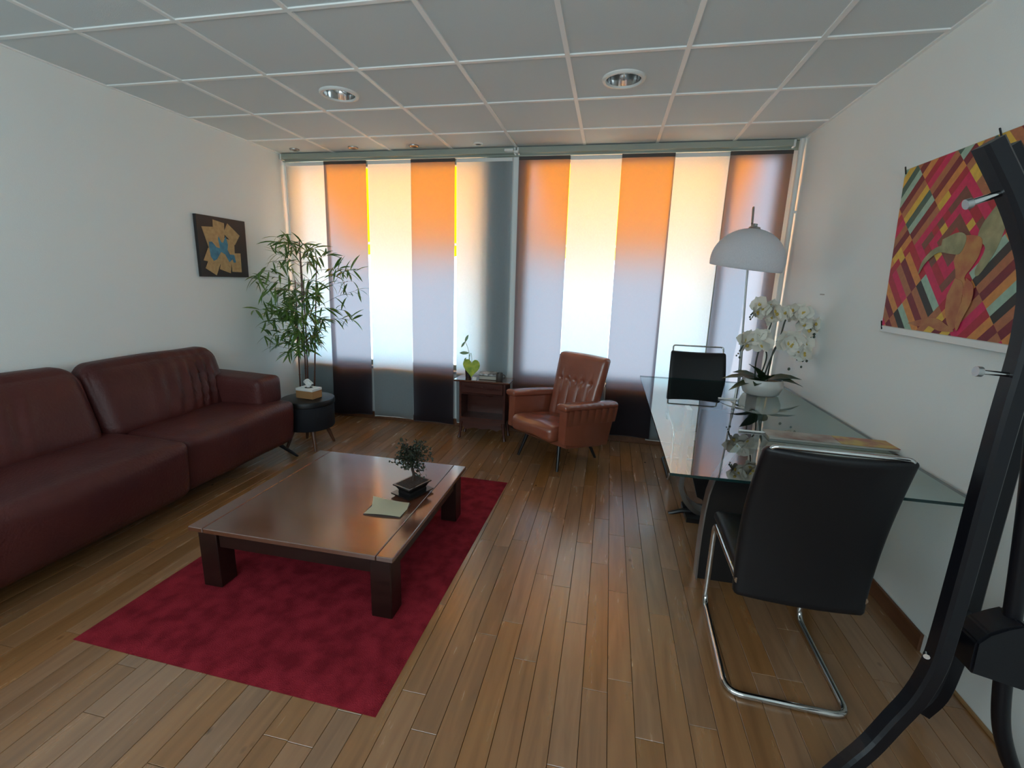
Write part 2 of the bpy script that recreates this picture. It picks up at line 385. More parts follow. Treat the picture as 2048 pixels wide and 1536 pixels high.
# downlights
for n_, (lx, ly) in enumerate(LIGHTS):
    t = thing('recessed_downlight', ['large round recessed ceiling light with chrome reflector, above the sofa side', 'large round recessed ceiling light with chrome reflector, above the armchair'][n_], 'ceiling light', (lx, ly, H), group='large ceiling downlights')
    mesh_obj('trim_ring', L([(.098, .004), (.1, -.004), (.104, -.009), (.118, -.008), (.124, -.001), (.124, .006), (.098, .006)], 40), white_m, t, True)
    mesh_obj('reflector', L([(.0975, .002), (.094, .03), (.082, .07), (.06, .1), (.0, .105)], 40), chrome, t, True)
    for a in (-.028, .028):
        mesh_obj('tube_lamp', T([(a, -.055, .06), (a, .055, .06)], .011, 10), M('lamp_glass', (.75, .78, .76), .25), t, True)
    bm = bmesh.new(); box(bm, -.004, .004, -.085, .085, .03, .07); mesh_obj('louvre_fin', bm, steel, t)
for n_, lx in enumerate((-2.727, -2.114, -1.517, -.914)):
    t = thing('spot_light', ['small round ceiling spot nearest the left wall', 'small ceiling spot, second from the left wall', 'small ceiling spot, third from the left wall', 'small ceiling spot nearest the pillar between windows'][n_], 'ceiling spot', (lx, 2.70, H), group='small ceiling spots before the left window')
    mesh_obj('trim_ring', L([(.026, -.001), (.03, -.006), (.042, -.005), (.045, .002), (.045, .0055), (.026, .0055)], 24), steel if n_ < 3 else white_m, t, True)
    mesh_obj('bulb_recess', L([(0, .0), (.026, .0), (.0265, .0055), (0, .0055)], 24), M('spot_dark', (.04, .03, .025), .3), t)

# ------------------------------------------------------------------ outside
struct(mesh_obj('ground_outside', B(-14, 14, YW+.2, 26, -.4, -.15), M('pale_paving', (.22, .25, .26), .9)))
def awning(name, x0, x1, label):
    t = thing(name, label, 'awning', ((x0+x1)/2, YW+.24, 2.72)); hw = (x1-x0)/2
    n = 10; bm = bmesh.new(); D = .92; Dz = -.80
    for s in (0, .002):
        pass
    rows = []
    for i in range(n+1):
        u = i/n; rows.append([bm.verts.new((-hw + 2*hw*j/12, u*D, u*Dz - .02*math.sin(PI*u))) for j in range(13)])
    for i in range(n):
        for j in range(12): bm.faces.new((rows[i][j], rows[i][j+1], rows[i+1][j+1], rows[i+1][j]))
    bmesh.ops.solidify(bm, geom=bm.faces[:], thickness=.0)
    mesh_obj('canvas', bm, awn_m, t, True)
    bm = bmesh.new(); vs = []
    for j in range(49):
        xx = -hw + 2*hw*j/48; vs.append((bm.verts.new((xx, D, Dz)), bm.verts.new((xx, D+.005, Dz-.13-.03*abs(math.sin(j*PI/6))))))
    for j in range(48): bm.faces.new((vs[j][0], vs[j+1][0], vs[j+1][1], vs[j][1]))
    mesh_obj('valance', bm, awn_m, t)
    mesh_obj('front_bar', T([(-hw, D, Dz), (hw, D, Dz)], .018, 10), white_m, t, True)
    mesh_obj('roller', T([(-hw, 0, .0), (hw, 0, .0)], .05, 12), white_m, t, True)
    for s in (-1, 1): mesh_obj('arm', T([(s*(hw-.04), -.03, -.75), (s*(hw-.04), D, Dz-.0)], .012, 8), white_m, t, True)
awning('window_awning', -2.98, -.66, 'orange canvas awning outside the left window')
awning('window_awning', -.54, 1.52, 'orange canvas awning outside the right window')

# ------------------------------------------------------------------ curtains
def curtain(x0, x1, z0, z1, Y, mat, label, bow=.006, drift=0.0, seed=0, extra=None):
    t = thing('panel_curtain', label, 'curtain', ((x0+x1)/2, Y, z0), group='hanging fabric panels across the windows')
    rd = random.Random(seed); ph = rd.random()*6; hw = (x1-x0)/2; hh = z1-z0; bm = bmesh.new(); g = []
    nx, nz = 14, 40
    for i in range(nx+1):
        row = []
        for k in range(nz+1):
            u = -1 + 2*i/nx; v = k/nz
            yy = bow*(1-v)*math.sin(u*1.6+ph) + .003*math.sin(v*9+ph)*(1-v) + (.008*(1-v)**6)*math.cos(u*3+ph)
            zz = v*hh + (1-v)**8*.012*math.sin(u*2+ph)
            row.append(bm.verts.new((u*hw*(1-.0*v) + drift*(1-v), yy, zz)))
        g.append(row)
    for i in range(nx):
        for k in range(nz): bm.faces.new((g[i][k], g[i+1][k], g[i+1][k+1], g[i][k+1]))
    mesh_obj('fabric', bm, mat, t, True)
    mesh_obj('top_batten', B(-hw, hw, -.004, .006, hh-.03, hh, bev=.001), white_m if mat is white_c else M('brown_batten', (.07, .055, .05), .6), t)
    mesh_obj('bottom_weight', T([(-hw+.004+drift, bow*math.sin(-1.6+ph)+.008*math.cos(-3+ph)+.004, .004), (drift, bow*math.sin(ph)+.008*math.cos(ph)+.004, .006), (hw-.004+drift, bow*math.sin(1.6+ph)+.008*math.cos(3+ph)+.004, .004)], .0035, 6), white_m if mat is white_c else M('weight_dark', (.05, .04, .045), .6), t)
    return t
ZC = 2.585
YA, YG = 2.862, 2.834
curtain(-2.955, -2.50, .03, ZC, YA, white_c, 'white curtain panel in the left corner behind the tall bamboo', seed=1)
curtain(-2.515, -2.065, .05, ZC, YG, grey_c, 'brown curtain panel beside the bamboo, leftmost of the dark panels', seed=2, drift=-.035)
curtain(-2.060, -1.612, .035, ZC, YA-.004, white_c, 'white curtain panel between the two brown panels left of the side table', seed=3, drift=-.03)
curtain(-1.607, -1.172, .03, ZC, YG, grey_c, 'brown curtain panel just left of the side table, orange at its top', seed=4, drift=-.02)
curtain(-1.168, -.64, .04, ZC, YA, white_c, 'white curtain panel behind the side table, next to the pillar', seed=5)
curtain(-.575, -.118, .05, ZC, YG, grey_c, 'brown curtain panel behind the left arm of the armchair', seed=6, bow=.003)
curtain(-.118, .322, .04, ZC, YA, white_c, 'white curtain panel directly behind the armchair back', seed=7)
curtain(.322, .757, .07, ZC, YG, grey_c, 'brown curtain panel between armchair and glass table', seed=8, drift=.01)
curtain(.752, 1.19, .04, ZC, YA, white_c, 'white curtain panel behind the far black chair', seed=9, drift=-.015)
curtain(1.186, 1.655, .05, ZC, YG, grey_c, 'brown curtain panel in the right corner behind the arc lamp', seed=10, bow=.004)
for i, (a, b) in enumerate(((XL+.005, -.60), (-.595, 1.66))):
    t = thing('curtain_track', ['grey aluminium curtain track above the left window', 'grey aluminium curtain track above the right window'][i], 'curtain track', ((a+b)/2, 2.845, H))
    hw = (b-a)/2; bm = bmesh.new(); box(bm, -hw, hw, -.03, .018, -.03, -.022)
    for yy in (-.03, -.021, .000, .014): box(bm, -hw, hw, yy-.001, yy+.002, -.05, -.03)
    box(bm, -hw, hw, -.03, .018, -.022, -.002)
    mesh_obj('rail', bm, frame_m, t)
    for xx in (-hw+.004, hw-.02): mesh_obj('end_cap', B(xx, xx+.016, -.034, .019, -.056, -.004, bev=.002), white_m, t)
# bracket pieces at the pillar
bm = bmesh.new(); box(bm, -.035, .045, -.03, .02, -.045, -.025, bev=.003); box(bm, .05, .09, -.028, .0, -.06, -.04, bev=.003)
tag(mesh_obj('track_bracket', bm, white_m, loc=(-.66, 2.79, H)), 'small white bracket where the two curtain tracks meet', 'bracket')
# pipe
t = thing('heating_pipe', 'thin white vertical pipe in the right window corner', 'pipe', (1.695, 2.80, 0))
mesh_obj('pipe', T([(0, 0, .005), (0, 0, H-.004)], .019, 16), white_m, t, True)
for z in (.6, 2.1): mesh_obj('pipe_clip', B(-.004, .032, -.024, .024, z, z+.018, bev=.002), white_m, t)

# ------------------------------------------------------------------ sofa
t = thing('sofa', 'long maroon leather sofa along the left wall', 'sofa', (0, 0, 0))
SX = -2.17
def seat_fn(y0, y1, bulge):
    def f(q, u):
        nz_ = noise.noise(Vector((q.x*3, q.y*3, q.z*3)))*.010 + noise.noise(Vector((q.x*9, q.y*7, q.z*6)))*.004
        q = q.copy(); q.z += nz_
        if u.z > 0: q.z += .02*(u.x > 0)*max(0, u.x)*0
        q.x += nz_*.8
        # front face leans back towards the floor
        if u.x > 0: q.x -= .03*(.5-.5*u.z)*u.x
        return q
    return f
mesh_obj('seat_cushion', cushion(-2.80, SX, .70, 1.725, .14, .495, .055, (.02, .004, .018), (26, 30, 12), seat_fn(0, 0, 0)), leather, t, True)
mesh_obj('seat_cushion', cushion(-2.80, SX+.045, -.42, .695, .14, .505, .06, (.03, .004, .022), (26, 30, 12), seat_fn(0, 0, 0)), leather, t, True)
mesh_obj('seat_cushion', cushion(-2.80, SX+.03, -.95, -.425, .14, .50, .06, (.02, .004, .015), (20, 20, 10), seat_fn(0, 0, 0)), leather, t, True)
def back_fn(ya, yb, folds):
    def f(q, u):
        q = q.copy(); s = (q.z-.47)/.45
        q.x -= .15*max(0, s)*(.35+.65*(u.x+1)/2)                   # raked
        if u.x > 0:
            for (fy, fs, amp) in folds:
                d = (q.y - fy - .22*(q.z-.7)); q.x += amp*math.exp(-(d/fs)**2)*math.sin(d/fs*2.2)*math.exp(-((q.z-.70)/.16)**2)
        q.z += noise.noise(Vector((q.x*4, q.y*3, 2)))*.008
        return q
    return f
F1 = [(1.20, .045, .020), (1.28, .036, .024), (1.35, .032, .026), (1.43, .03, .026), (1.09, .05, .014), (.98, .05, .009)]
F2 = [(.12, .05, .014), (.22, .05, .016), (.02, .05, .012)]
mesh_obj('back_cushion', cushion(-2.90, -2.62, .62, 1.60, .44, .925, .10, (.035, .0, .01), (12, 60, 18), back_fn(0, 0, F1)), leather, t, True)
mesh_obj('back_cushion', cushion(-2.90, -2.61, -.60, .615, .44, .935, .11, (.035, .0, .01), (12, 60, 18), back_fn(0, 0, F2)), leather, t, True)
mesh_obj('armrest', cushion(-2.90, -2.285, 1.455, 1.72, .47, .705, .045, (.008, .008, .012), (20, 14, 10), lambda q, u: (q.x, q.y, q.z + .012*(u.x < 0)*abs(u.x) + noise.noise(q*5)*.006)), leather, t, True)
mesh_obj('armrest', cushion(-2.90, -2.285, -1.15, -.95, .20, .705, .045, (.008, .008, .012), (16, 12, 10)), leather, t, True)
mesh_obj('base', cushion(-2.93, -2.27, -.93, 1.66, .13, .20, .02, n=(4, 10, 4)), leather, t, True)
def peg(x0, y0, x1, y1, z=.17, r0=.018, r1=.010): return T([(x0, y0, z), (x1, y1, .0)], [r0, r1], 12)
for a in ((-2.29, 1.60, -2.19, 1.715), (-2.72, 1.60, -2.80, 1.69), (-2.29, -.8, -2.2, -.9), (-2.72, -.8, -2.8, -.9)):
    mesh_obj('leg', peg(*a, z=.15), black_metal, t, True)

# ------------------------------------------------------------------ rug
bm = bmesh.new(); nx, ny = 60, 84; g = []
RC = [Vector((-1.775, -.285, 0)), Vector((-.39, -.315, 0)), Vector((-.355, 1.675, 0)), Vector((-1.73, 1.71, 0))]
for i in range(nx+1):
    row = []
    for j in range(ny+1):
        u, v = i/nx, j/ny
        p = (RC[0]*(1-u) + RC[1]*u)*(1-v) + (RC[3]*(1-u) + RC[2]*u)*v
        ed = min(u, 1-u, v, 1-v); z = .012*min(1, ed*40)**.5 + .0012*noise.noise(p*40) + .0006
        row.append(bm.verts.new((p.x, p.y, max(.0008, z))))
    g.append(row)
for i in range(nx):
    for j in range(ny): bm.faces.new((g[i][j], g[i+1][j], g[i+1][j+1], g[i][j+1]))
rug = mesh_obj('area_rug', bm, rug_m, None, True)
nn = rug.data.materials[0].node_tree
tag(rug, 'crimson red low-pile rug under the wooden coffee table', 'rug')

# ------------------------------------------------------------------ coffee table
zr = .0139
t = thing('coffee_table', 'low square reddish-brown wooden coffee table on the red rug', 'coffee table', (-1.035, .61, zr))
hx, hy, zt = .52, .515, .34-zr
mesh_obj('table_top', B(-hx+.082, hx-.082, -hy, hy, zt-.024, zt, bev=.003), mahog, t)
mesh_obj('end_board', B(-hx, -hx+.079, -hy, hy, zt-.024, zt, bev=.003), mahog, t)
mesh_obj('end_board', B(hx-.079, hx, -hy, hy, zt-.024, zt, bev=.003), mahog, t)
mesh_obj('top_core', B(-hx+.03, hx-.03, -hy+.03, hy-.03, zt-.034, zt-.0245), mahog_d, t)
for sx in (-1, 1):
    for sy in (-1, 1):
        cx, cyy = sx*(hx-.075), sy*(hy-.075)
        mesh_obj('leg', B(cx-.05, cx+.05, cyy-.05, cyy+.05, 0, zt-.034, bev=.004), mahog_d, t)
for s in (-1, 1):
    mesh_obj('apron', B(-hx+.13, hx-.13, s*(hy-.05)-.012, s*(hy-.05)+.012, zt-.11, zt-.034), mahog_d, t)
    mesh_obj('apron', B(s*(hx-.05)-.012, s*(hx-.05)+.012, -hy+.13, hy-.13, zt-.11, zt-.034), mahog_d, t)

# notepad / folded paper
zt = .34
t = thing('open_notebook', 'open cream notebook lying face up on the coffee table', 'notebook', (-.745, .485, zt), math.radians(4))
bm = bmesh.new(); pts = [(-.075, -.075), (.105, -.075), (.105, .05), (-.075, .065)]
g = []
for i in range(9):
    u = i/8; g.append([bm.verts.new((-.085+.19*u, -.075, .006+.004*math.sin(u*3))), bm.verts.new((-.085+.19*u + .01, .0, .009+.006*math.sin(u*3))), bm.verts.new((-.10+.20*u, .075, .007+.02*(1-u)**2))])
for i in range(8):
    for k in range(2): bm.faces.new((g[i][k], g[i+1][k], g[i+1][k+1], g[i][k+1]))
bmesh.ops.solidify(bm, geom=bm.faces[:], thickness=.004); mesh_obj('pages', bm, paper, t, True)
mesh_obj('cover', B(-.088, .108, -.078, .076, .0, .003, bev=.001), M('dark_cover', (.05, .03, .03), .5), t)
# ------------------------------------------------------------------ bonsai
t = thing('bonsai_tree', 'small bonsai tree in a black rectangular pot on the coffee table', 'bonsai', (-.685, .685, zt), math.radians(-22))
def frustum(a0, b0, z0, a1, b1, z1, bm):
    lo = [bm.verts.new(q) for q in ((-a0,-b0,z0),(a0,-b0,z0),(a0,b0,z0),(-a0,b0,z0))]; hi = [bm.verts.new(q) for q in ((-a1,-b1,z1),(a1,-b1,z1),(a1,b1,z1),(-a1,b1,z1))]
    bm.faces.new(list(reversed(lo))); bm.faces.new(hi)
    for i in range(4): bm.faces.new((lo[i], lo[(i+1)%4], hi[(i+1)%4], hi[i]))
bm = bmesh.new(); frustum(.056, .076, 0, .064, .084, .012, bm); frustum(.070, .090, .012, .072, .092, .020, bm); mesh_obj('drip_tray', bm, pot_b, t)
bm = bmesh.new(); frustum(.046, .062, .020, .044, .060, .034, bm); frustum(.044, .060, .034, .058, .078, .062, bm); frustum(.064, .084, .062, .064, .084, .069, bm); mesh_obj('pot', bm, pot_b, t)
bm = bmesh.new(); frustum(.056, .076, .066, .05, .07, .072, bm); mesh_obj('soil', bm, soil, t)
mesh_obj('trunk', T(spline([(0, .01, .07), (.004, .008, .11), (-.004, .004, .15), (.006, 0, .20), (.0, 0, .245)], 4), [.009]*4+[.008]*4+[.007]*4+[.005]*4+[.003], 8), bark, t, True)
bm = bmesh.new(); lf = bmesh.new(); rd = random.Random(3)
def leaf(bm, p, d, n, ln, wd, mi=0, curl=.2):
    """simple pointed leaf, 2x3 quads folded along the rib"""
    d = d.normalized(); s = d.cross(n).normalized(); n = s.cross(d).normalized(); prev = None
    for k in range(5):
        u = k/4; w_ = wd*math.sin(PI*min(1, u*.92+.08))**.8*.5; c = p + d*ln*u - n*curl*ln*u*u
        row = (bm.verts.new(c - s*w_ + n*w_*.3), bm.verts.new(c), bm.verts.new(c + s*w_ + n*w_*.3)) if k < 4 else None
        if k == 4: tip = bm.verts.new(c); fs = [bm.faces.new((prev[0], prev[1], tip)), bm.faces.new((prev[1], prev[2], tip))]
        elif prev: fs = [bm.faces.new((prev[0], prev[1], row[1], row[0])), bm.faces.new((prev[1], prev[2], row[2], row[1]))]
        prev = row
for b in range(30):
    th = rd.random()*2*PI; ph = rd.uniform(-.35, 1.3); z0 = .17 + .05*rd.random()
    dr = Vector((math.cos(th)*math.cos(ph), math.sin(th)*math.cos(ph), math.sin(ph)*.95)); ln = rd.uniform(.075, .115)
    if b == 0: dr = Vector((.72, -.1, .72)); ln = .17
    p0 = Vector((0, 0, z0)); p1 = p0 + dr*ln
    tube(bm, [p0, p0.lerp(p1, .5) + Vector((0, 0, .008)), p1], [.0028, .002, .001], 5)
    for q in range(26 if b else 14):
        s = rd.uniform(.3, 1.05); p = p0.lerp(p1, s) + Vector([rd.gauss(0, .010 if b else .004) for _ in range(3)])
        leaf(lf, p, Vector([rd.gauss(0, 1) for _ in range(3)]), Vector([rd.gauss(0, 1) for _ in range(3)]), rd.uniform(.012, .019), rd.uniform(.009, .013))
mesh_obj('branches', bm, bark, t, True)
o = mesh_obj('foliage', lf, bon_leaf, t); o['kind'] = 'stuff'
# ------------------------------------------------------------------ stool + tissue box
t = thing('storage_stool', 'round black storage stool with splayed walnut legs beside the sofa end', 'stool', (-2.25, 1.985, 0))
mesh_obj('body', L([(0, .185), (.205, .185), (.212, .195), (.215, .39), (.213, .395), (0, .395)], 48), black_cloth, t, True)
mesh_obj('lid', L([(0, .396), (.219, .396), (.224, .40), (.225, .43), (.218, .443), (.18, .449), (0, .452)], 48), black_l, t, True)
for a in (45, 135, 225, 315):
    ca, sa = math.cos(math.radians(a)), math.sin(math.radians(a))
    mesh_obj('leg', T([(ca*.13, sa*.13, .19), (ca*.20, sa*.20, 0)], [.021, .011], 12), walnut, t, True)
t = thing('tissue_box', 'kraft and white tissue box on the round black stool', 'tissue box', (-2.225, 1.97, .4522), math.radians(-6))
mesh_obj('box_body', B(-.088, .088, -.06, .06, 0, .066, bev=.002), kraft, t)
mesh_obj('box_lid', B(-.089, .089, -.061, .061, .066, .088, bev=.002), white_m, t)
mesh_obj('opening', L([(0, .0885), (.034, .0885), (.034, .0892), (0, .0892)], 24), dark_gap, t)
bm = bmesh.new(); N = 20
for li, (sx, sy, hh, ph) in enumerate(((1, .55, .055, 0), (.8, .7, .045, 1.3))):
    g = []
    for i in range(N+1):
        a = 2*PI*i/N; row = []
        for k in range(6):
            v = k/5; r = (.010+.028*v)*(1+.25*math.sin(3*a+ph)); row.append(bm.verts.new((r*math.cos(a)*sx*1.2 - .006, r*math.sin(a)*sy, .088+hh*math.sin(v*1.5)*(1-.35*math.sin(2*a+ph+v)))))
        g.append(row)
    for i in range(N):
        for k in range(5): bm.faces.new((g[i][k], g[i+1][k], g[i+1][k+1], g[i][k+1]))
mesh_obj('tissue', bm, tissue_m, t, True)
# ------------------------------------------------------------------ bamboo
t = thing('bamboo_plant', 'tall potted bamboo plant in the left window corner', 'plant', (-2.66, 2.52, 0))
mesh_obj('pot', L([(0, .005), (.10, .0), (.105, .01), (.135, .22), (.142, .225), (.142, .245), (.125, .245), (.12, .20), (0, .20)], 32), pot_b, t, True)
mesh_obj('soil', L([(0, .212), (.121, .208), (.12, .2), (0, .2)], 24), soil, t)
rd = random.Random(11)
tops = [(-.03, .0, 1.45), (.02, .03, 1.70), (.06, -.02, 1.82), (.20, .02, 1.62)]; bots = [(-.065, .0, .2), (-.02, .03, .2), (.02, .0, .2), (.085, .0, .2)]
stems = []
for a, b in zip(bots, tops):
    m_ = Vector(a).lerp(Vector(b), .5) + Vector((rd.uniform(-.02, .02), 0, 0)); pts = spline([a, m_, b], 10); stems.append(pts)
    bm = bmesh.new(); tube(bm, pts, [.0085-.004*i/len(pts) for i in range(len(pts))], 8)
    for k in range(2, len(pts)-2, 3): tube(bm, [pts[k]-Vector((0,0,.003)), pts[k]+Vector((0,0,.003))], .0105, 8)
    mesh_obj('stem', bm, cane, t, True)
# one leaf mesh shared
bm = bmesh.new(); leaf(bm, Vector((0,0,0)), Vector((1,0,0)), Vector((0,0,1)), 1, .15, curl=.3)
leaf_me = mesh_obj('leaf_master', bm, green, t, True); lmesh = leaf_me.data; bpy.data.objects.remove(leaf_me)
extra = bmesh.new()
def orient(d, roll):
    d = d.normalized(); q = d.to_track_quat('X', 'Z'); return q @ Matrix.Rotation(roll, 3, 'X').to_quaternion()
nb = 76; leaves = 0
for b in range(nb):
    st = stems[rd.choice((0, 1, 1, 2, 2, 3, 3))]; k = rd.randint(int(len(st)*.42), len(st)-1); p0 = st[k]
    # crown: silhouette narrower at the top, widest at mid height
    hgt = (p0.z-.75)/1.1; az = rd.uniform(0, 2*PI); reach = rd.uniform(.10, .50)*(1.1-.5*abs(hgt-.5)*2)
    d = Vector((math.cos(az), math.sin(az)*.9 - .30, rd.uniform(-.05, .55))); 
    if p0.y + d.y*reach > .18: d.y *= -1
    p1 = p0 + d.normalized()*reach
    p1.x = max(p1.x, -.27); p1.y = min(p1.y, .16)
    br = mesh_obj('branch', T([p0, p0.lerp(p1, .5)+Vector((0,0,.02)), p1], [.0022, .0016, .001], 5), cane, t, True)
    for q in range(10):
        s = .45+.6*q/9; p = p0.lerp(p1, min(1, s)) + Vector((0, 0, .02*math.sin(PI*min(1, s))))
        dd = (p1-p0).normalized()*.6 + Vector([rd.gauss(0, .6) for _ in range(3)]) + Vector((0, 0, -.1))
        ln = rd.uniform(.10, .175); end = p + dd.normalized()*ln
        if end.x < -.31: dd.x = abs(dd.x)
        if end.y > .24: dd.y = -abs(dd.y)
        if q < 4 or leaves > 290 and False:
            if leaves < 296 and q < 5:
                lo = bpy.data.objects.new('leaf', lmesh); C.objects.link(lo); lo.parent = br; lo.location = p; lo.rotation_mode = 'QUATERNION'
                lo.rotation_quaternion = orient(dd, rd.uniform(-.8, .8)); lo.scale = (ln, ln, ln); leaves += 1
                continue
        leaf(extra, p, dd, Vector((rd.gauss(0, .4), rd.gauss(0, .4), 1)), ln, ln*.15, curl=.3)
for (px, py, pz, dx) in ((-.10, -.02, .80, -1), (.18, -.02, .90, 1), (.22, -.03, 1.02, 1)):
    p0 = Vector((-.04 if dx < 0 else .13, 0, pz-.06)); p1 = Vector((px+dx*.10, py-.12, pz+.02))
    br = mesh_obj('branch', T([p0, p0.lerp(p1, .5)+Vector((0,0,.01)), p1], [.002, .0015, .001], 5), cane, t, True)
    for q in range(7):
        leaf(extra, p1 + Vector((-dx*.012*q, 0, .003*q)), Vector((dx, rd.gauss(-.2, .3), rd.gauss(-.1, .5))), Vector((0, rd.gauss(0, .3), 1)), rd.uniform(.09, .14), .017)
o = mesh_obj('small_leaves', extra, green, t); o['kind'] = 'stuff'

# ------------------------------------------------------------------ side table and what stands on it
t = thing('side_table', 'small dark mahogany side table with open shelf, between the windows', 'side table', (-.81, 2.665, 0))
def SB(n, *a, m=mahog_r, **k): return mesh_obj(n, B(*a, **k), m, t)
SB('top', -.275, .265, -.13, .125, .562, .58, bev=.004, m=mahog)
SB('side_panel', -.225, -.205, -.105, .11, .175, .562); SB('side_panel', .205, .225, -.105, .11, .175, .562)
SB('back_panel', -.205, .205, .10, .11, .175, .562)
SB('shelf', -.205, .205, -.105, .10, .195, .212); SB('shelf', -.205, .205, -.105, .10, .44, .452)
dr = mesh_obj('drawer', B(-.202, .202, -.112, .06, .455, .558, bev=.002), mahog_r, t)
mesh_obj('knob', L([(0, 0), (.007, 0), (.009, .010), (.005, .016), (0, .016)], 16), mahog_r, dr, True).location = (0, -.112, .507)
SB('apron', -.205, .205, -.108, -.09, .165, .195)
bm = bmesh.new(); pts = [(-.2, .175), (.2, .175), (.2, .12), (.15, .09), (.08, .11), (0, .10), (-.08, .11), (-.15, .09), (-.2, .12)]
prism(bm, pts, 1, -.1, -.088); mesh_obj('scalloped_apron', bm, mahog_r, t)
for sx in (-1, 1):
    for sy, yy in ((-1, -.095), (1, .085)):
        mesh_obj('leg', T([(sx*.208, yy, .176), (sx*.213, yy, .09), (sx*.222, yy-.005, .03), (sx*.228, yy-.012, 0)], [.019, .015, .012, .017], 10), mahog_r, t, True)
# caladium in a dark glass
t = thing('caladium_plant', 'heart-leaved yellow-green caladium in a dark glass on the side table', 'plant', (-.975, 2.66, .58))
mesh_obj('pot', L([(0, .002), (.028, 0), (.03, .01), (.036, .115), (.037, .12), (.033, .12), (.028, .09), (0, .09)], 24), M('dark_glass', (.03, .02, .018), .15), t, True)
cal = M('caladium_leaf', (.62, .66, .10), .5, var=(18, (.26, .42, .07)))
def heart(bm, s, nseg=24):
    pts = []
    for i in range(nseg):
        a = 2*PI*i/nseg; xx = 16*math.sin(a)**3/17; zz = (13*math.cos(a)-5*math.cos(2*a)-2*math.cos(3*a)-math.cos(4*a))/17
        pts.append(Vector((xx*s*.78, -.12*s*abs(xx), zz*s)))
    c = bm.verts.new((0, 0.0, .25*s)); vs = [bm.verts.new(p) for p in pts]
    for i in range(nseg): bm.faces.new((c, vs[i], vs[(i+1) % nseg]))
bm = bmesh.new(); heart(bm, .112); o = mesh_obj('leaf', bm, cal, t, True); o.location = (.05, -.065, .118); o.rotation_euler = (.15, .05, .1)
pale = M('pale_leaf', (.25, .36, .20), .5)
for (p, d, ln, wd) in (((-.035, 0, .345), (.35, 0, .9), .075, .026), ((-.035, 0, .345), (-.6, 0, -.75), .075, .022), ((.0, 0, .24), (-1, 0, -.05), .10, .032), ((-.045, 0, .165), (.6, -.1, .8), .035, .014)):
    bm = bmesh.new(); leaf(bm, Vector(p), Vector(d), Vector((0, -1, .2)), ln, wd); mesh_obj('leaf', bm, pale, t, True)
for pts in ([(.0, 0, .09), (.01, 0, .2), (-.01, 0, .29), (-.035, 0, .345)], [(.0, 0, .09), (.012, 0, .22), (.035, -.03, .235), (.05, -.055, .15)], [(0, 0, .09), (.005, 0, .24)], [(0, 0, .09), (-.02, 0, .13), (-.045, 0, .165)]):
    mesh_obj('stem', T(spline(pts, 5), .0022, 6), pale, t, True)
# books
t = thing('book', 'thick hardback book lowest on the side table', 'book', (-.76, 2.68, .5802), math.radians(4), group='books on the side table')
mesh_obj('cover', B(-.10, .10, -.065, .07, 0, .038, bev=.002), M('dark_cloth_cover', (.02, .022, .025), .6), t)
mesh_obj('pages', B(-.098, .096, -.0665, .0, .004, .034), M('page_edge', (.45, .42, .36), .8), t)
t = thing('book', 'magazine with a black-and-white photo cover lying on the thick book', 'book', (-.765, 2.685, .6184), math.radians(-3), group='books on the side table')
mesh_obj('cover', B(-.105, .095, -.065, .065, 0, .018, bev=.001), M('grey_print', (.62, .64, .66), .35, var=(25, (.04, .04, .045))), t)
t = thing('mug', 'small dark brown mug on the side table corner', 'mug', (-.655, 2.605, .58))
mesh_obj('cup', L([(0, .003), (.028, 0), (.032, .008), (.033, .075), (.031, .078), (.029, .075), (.028, .01), (0, .01)], 28), M('brown_stoneware', (.06, .045, .038), .5), t, True)
mesh_obj('handle', T(spline([(.032, 0, .062), (.05, 0, .058), (.054, 0, .04), (.046, 0, .024), (.032, 0, .02)], 5), .004, 8), M('brown_stoneware_b', (.06, .045, .038), .5), t, True)
tag(mesh_obj('charger', B(-.018, .018, -.012, .012, 0, .03, bev=.004), white_m, loc=(-.882, 2.56, .58)), 'small white plastic cube at the side table front edge', 'charger')

# ------------------------------------------------------------------ armchair
t = thing('armchair', 'vintage cognac leather armchair with buttoned back before the window', 'armchair', (-.05, 2.325, 0), math.atan2(-.6, .8))
# local x = right (seen from behind camera), y = backwards
def af(q, u):
    q = q.copy(); q.z += .03*(-(q.y))*.6; return q
mesh_obj('seat_cushion', cushion(-.245, .245, -.355, .22, .235, .37, .05, (.0, .015, .018), (16, 16, 8), lambda q, u: (q.x, q.y, q.z - .22*(q.y+.1)*.5 + .012*noise.noise(q*6))), tan_l, t, True)
mesh_obj('seat_frame', cushion(-.29, .29, -.22, .24, .165, .245, .015, n=(6, 6, 4), fn=lambda q, u: (q.x, q.y, q.z - .16*q.y)), tan_l, t, True)
HY = .56
def backf(q, u):
    # buttoned: vertical channels and a row of dimples at z = .64
    q = Vector(q); dz = 0
    yoff = 0
    if u.y < 0:
        ch = abs(math.sin((q.x+.25)/.50*PI*5/1.0)) if q.z < .66 else 1
        f = (1-ch)**2*.012*min(1, max(0, (.68-q.z)/.03))*min(1, max(0, (q.z-.34)/.05)); yoff += f
        for bx in (-.16, -.08, 0, .08, .16):
            r2 = (q.x-bx)**2 + (q.z-.655)**2; yoff += .022*math.exp(-r2/(.022**2))
            if q.z > .66: yoff += .006*math.exp(-((q.x-bx)/.012)**2)*max(0, 1-(q.z-.66)/.12)
    wdt = 1 + .10*(q.z-.3)/.6
    s = (q.z-.30); rake = .27*s
    return (q.x*wdt, q.y + rake + yoff, q.z)
mesh_obj('backrest', cushion(-.245, .245, .09, .19, .25, .885, .035, (0, .018, .008), (50, 8, 44), backf), tan_l, t, True)
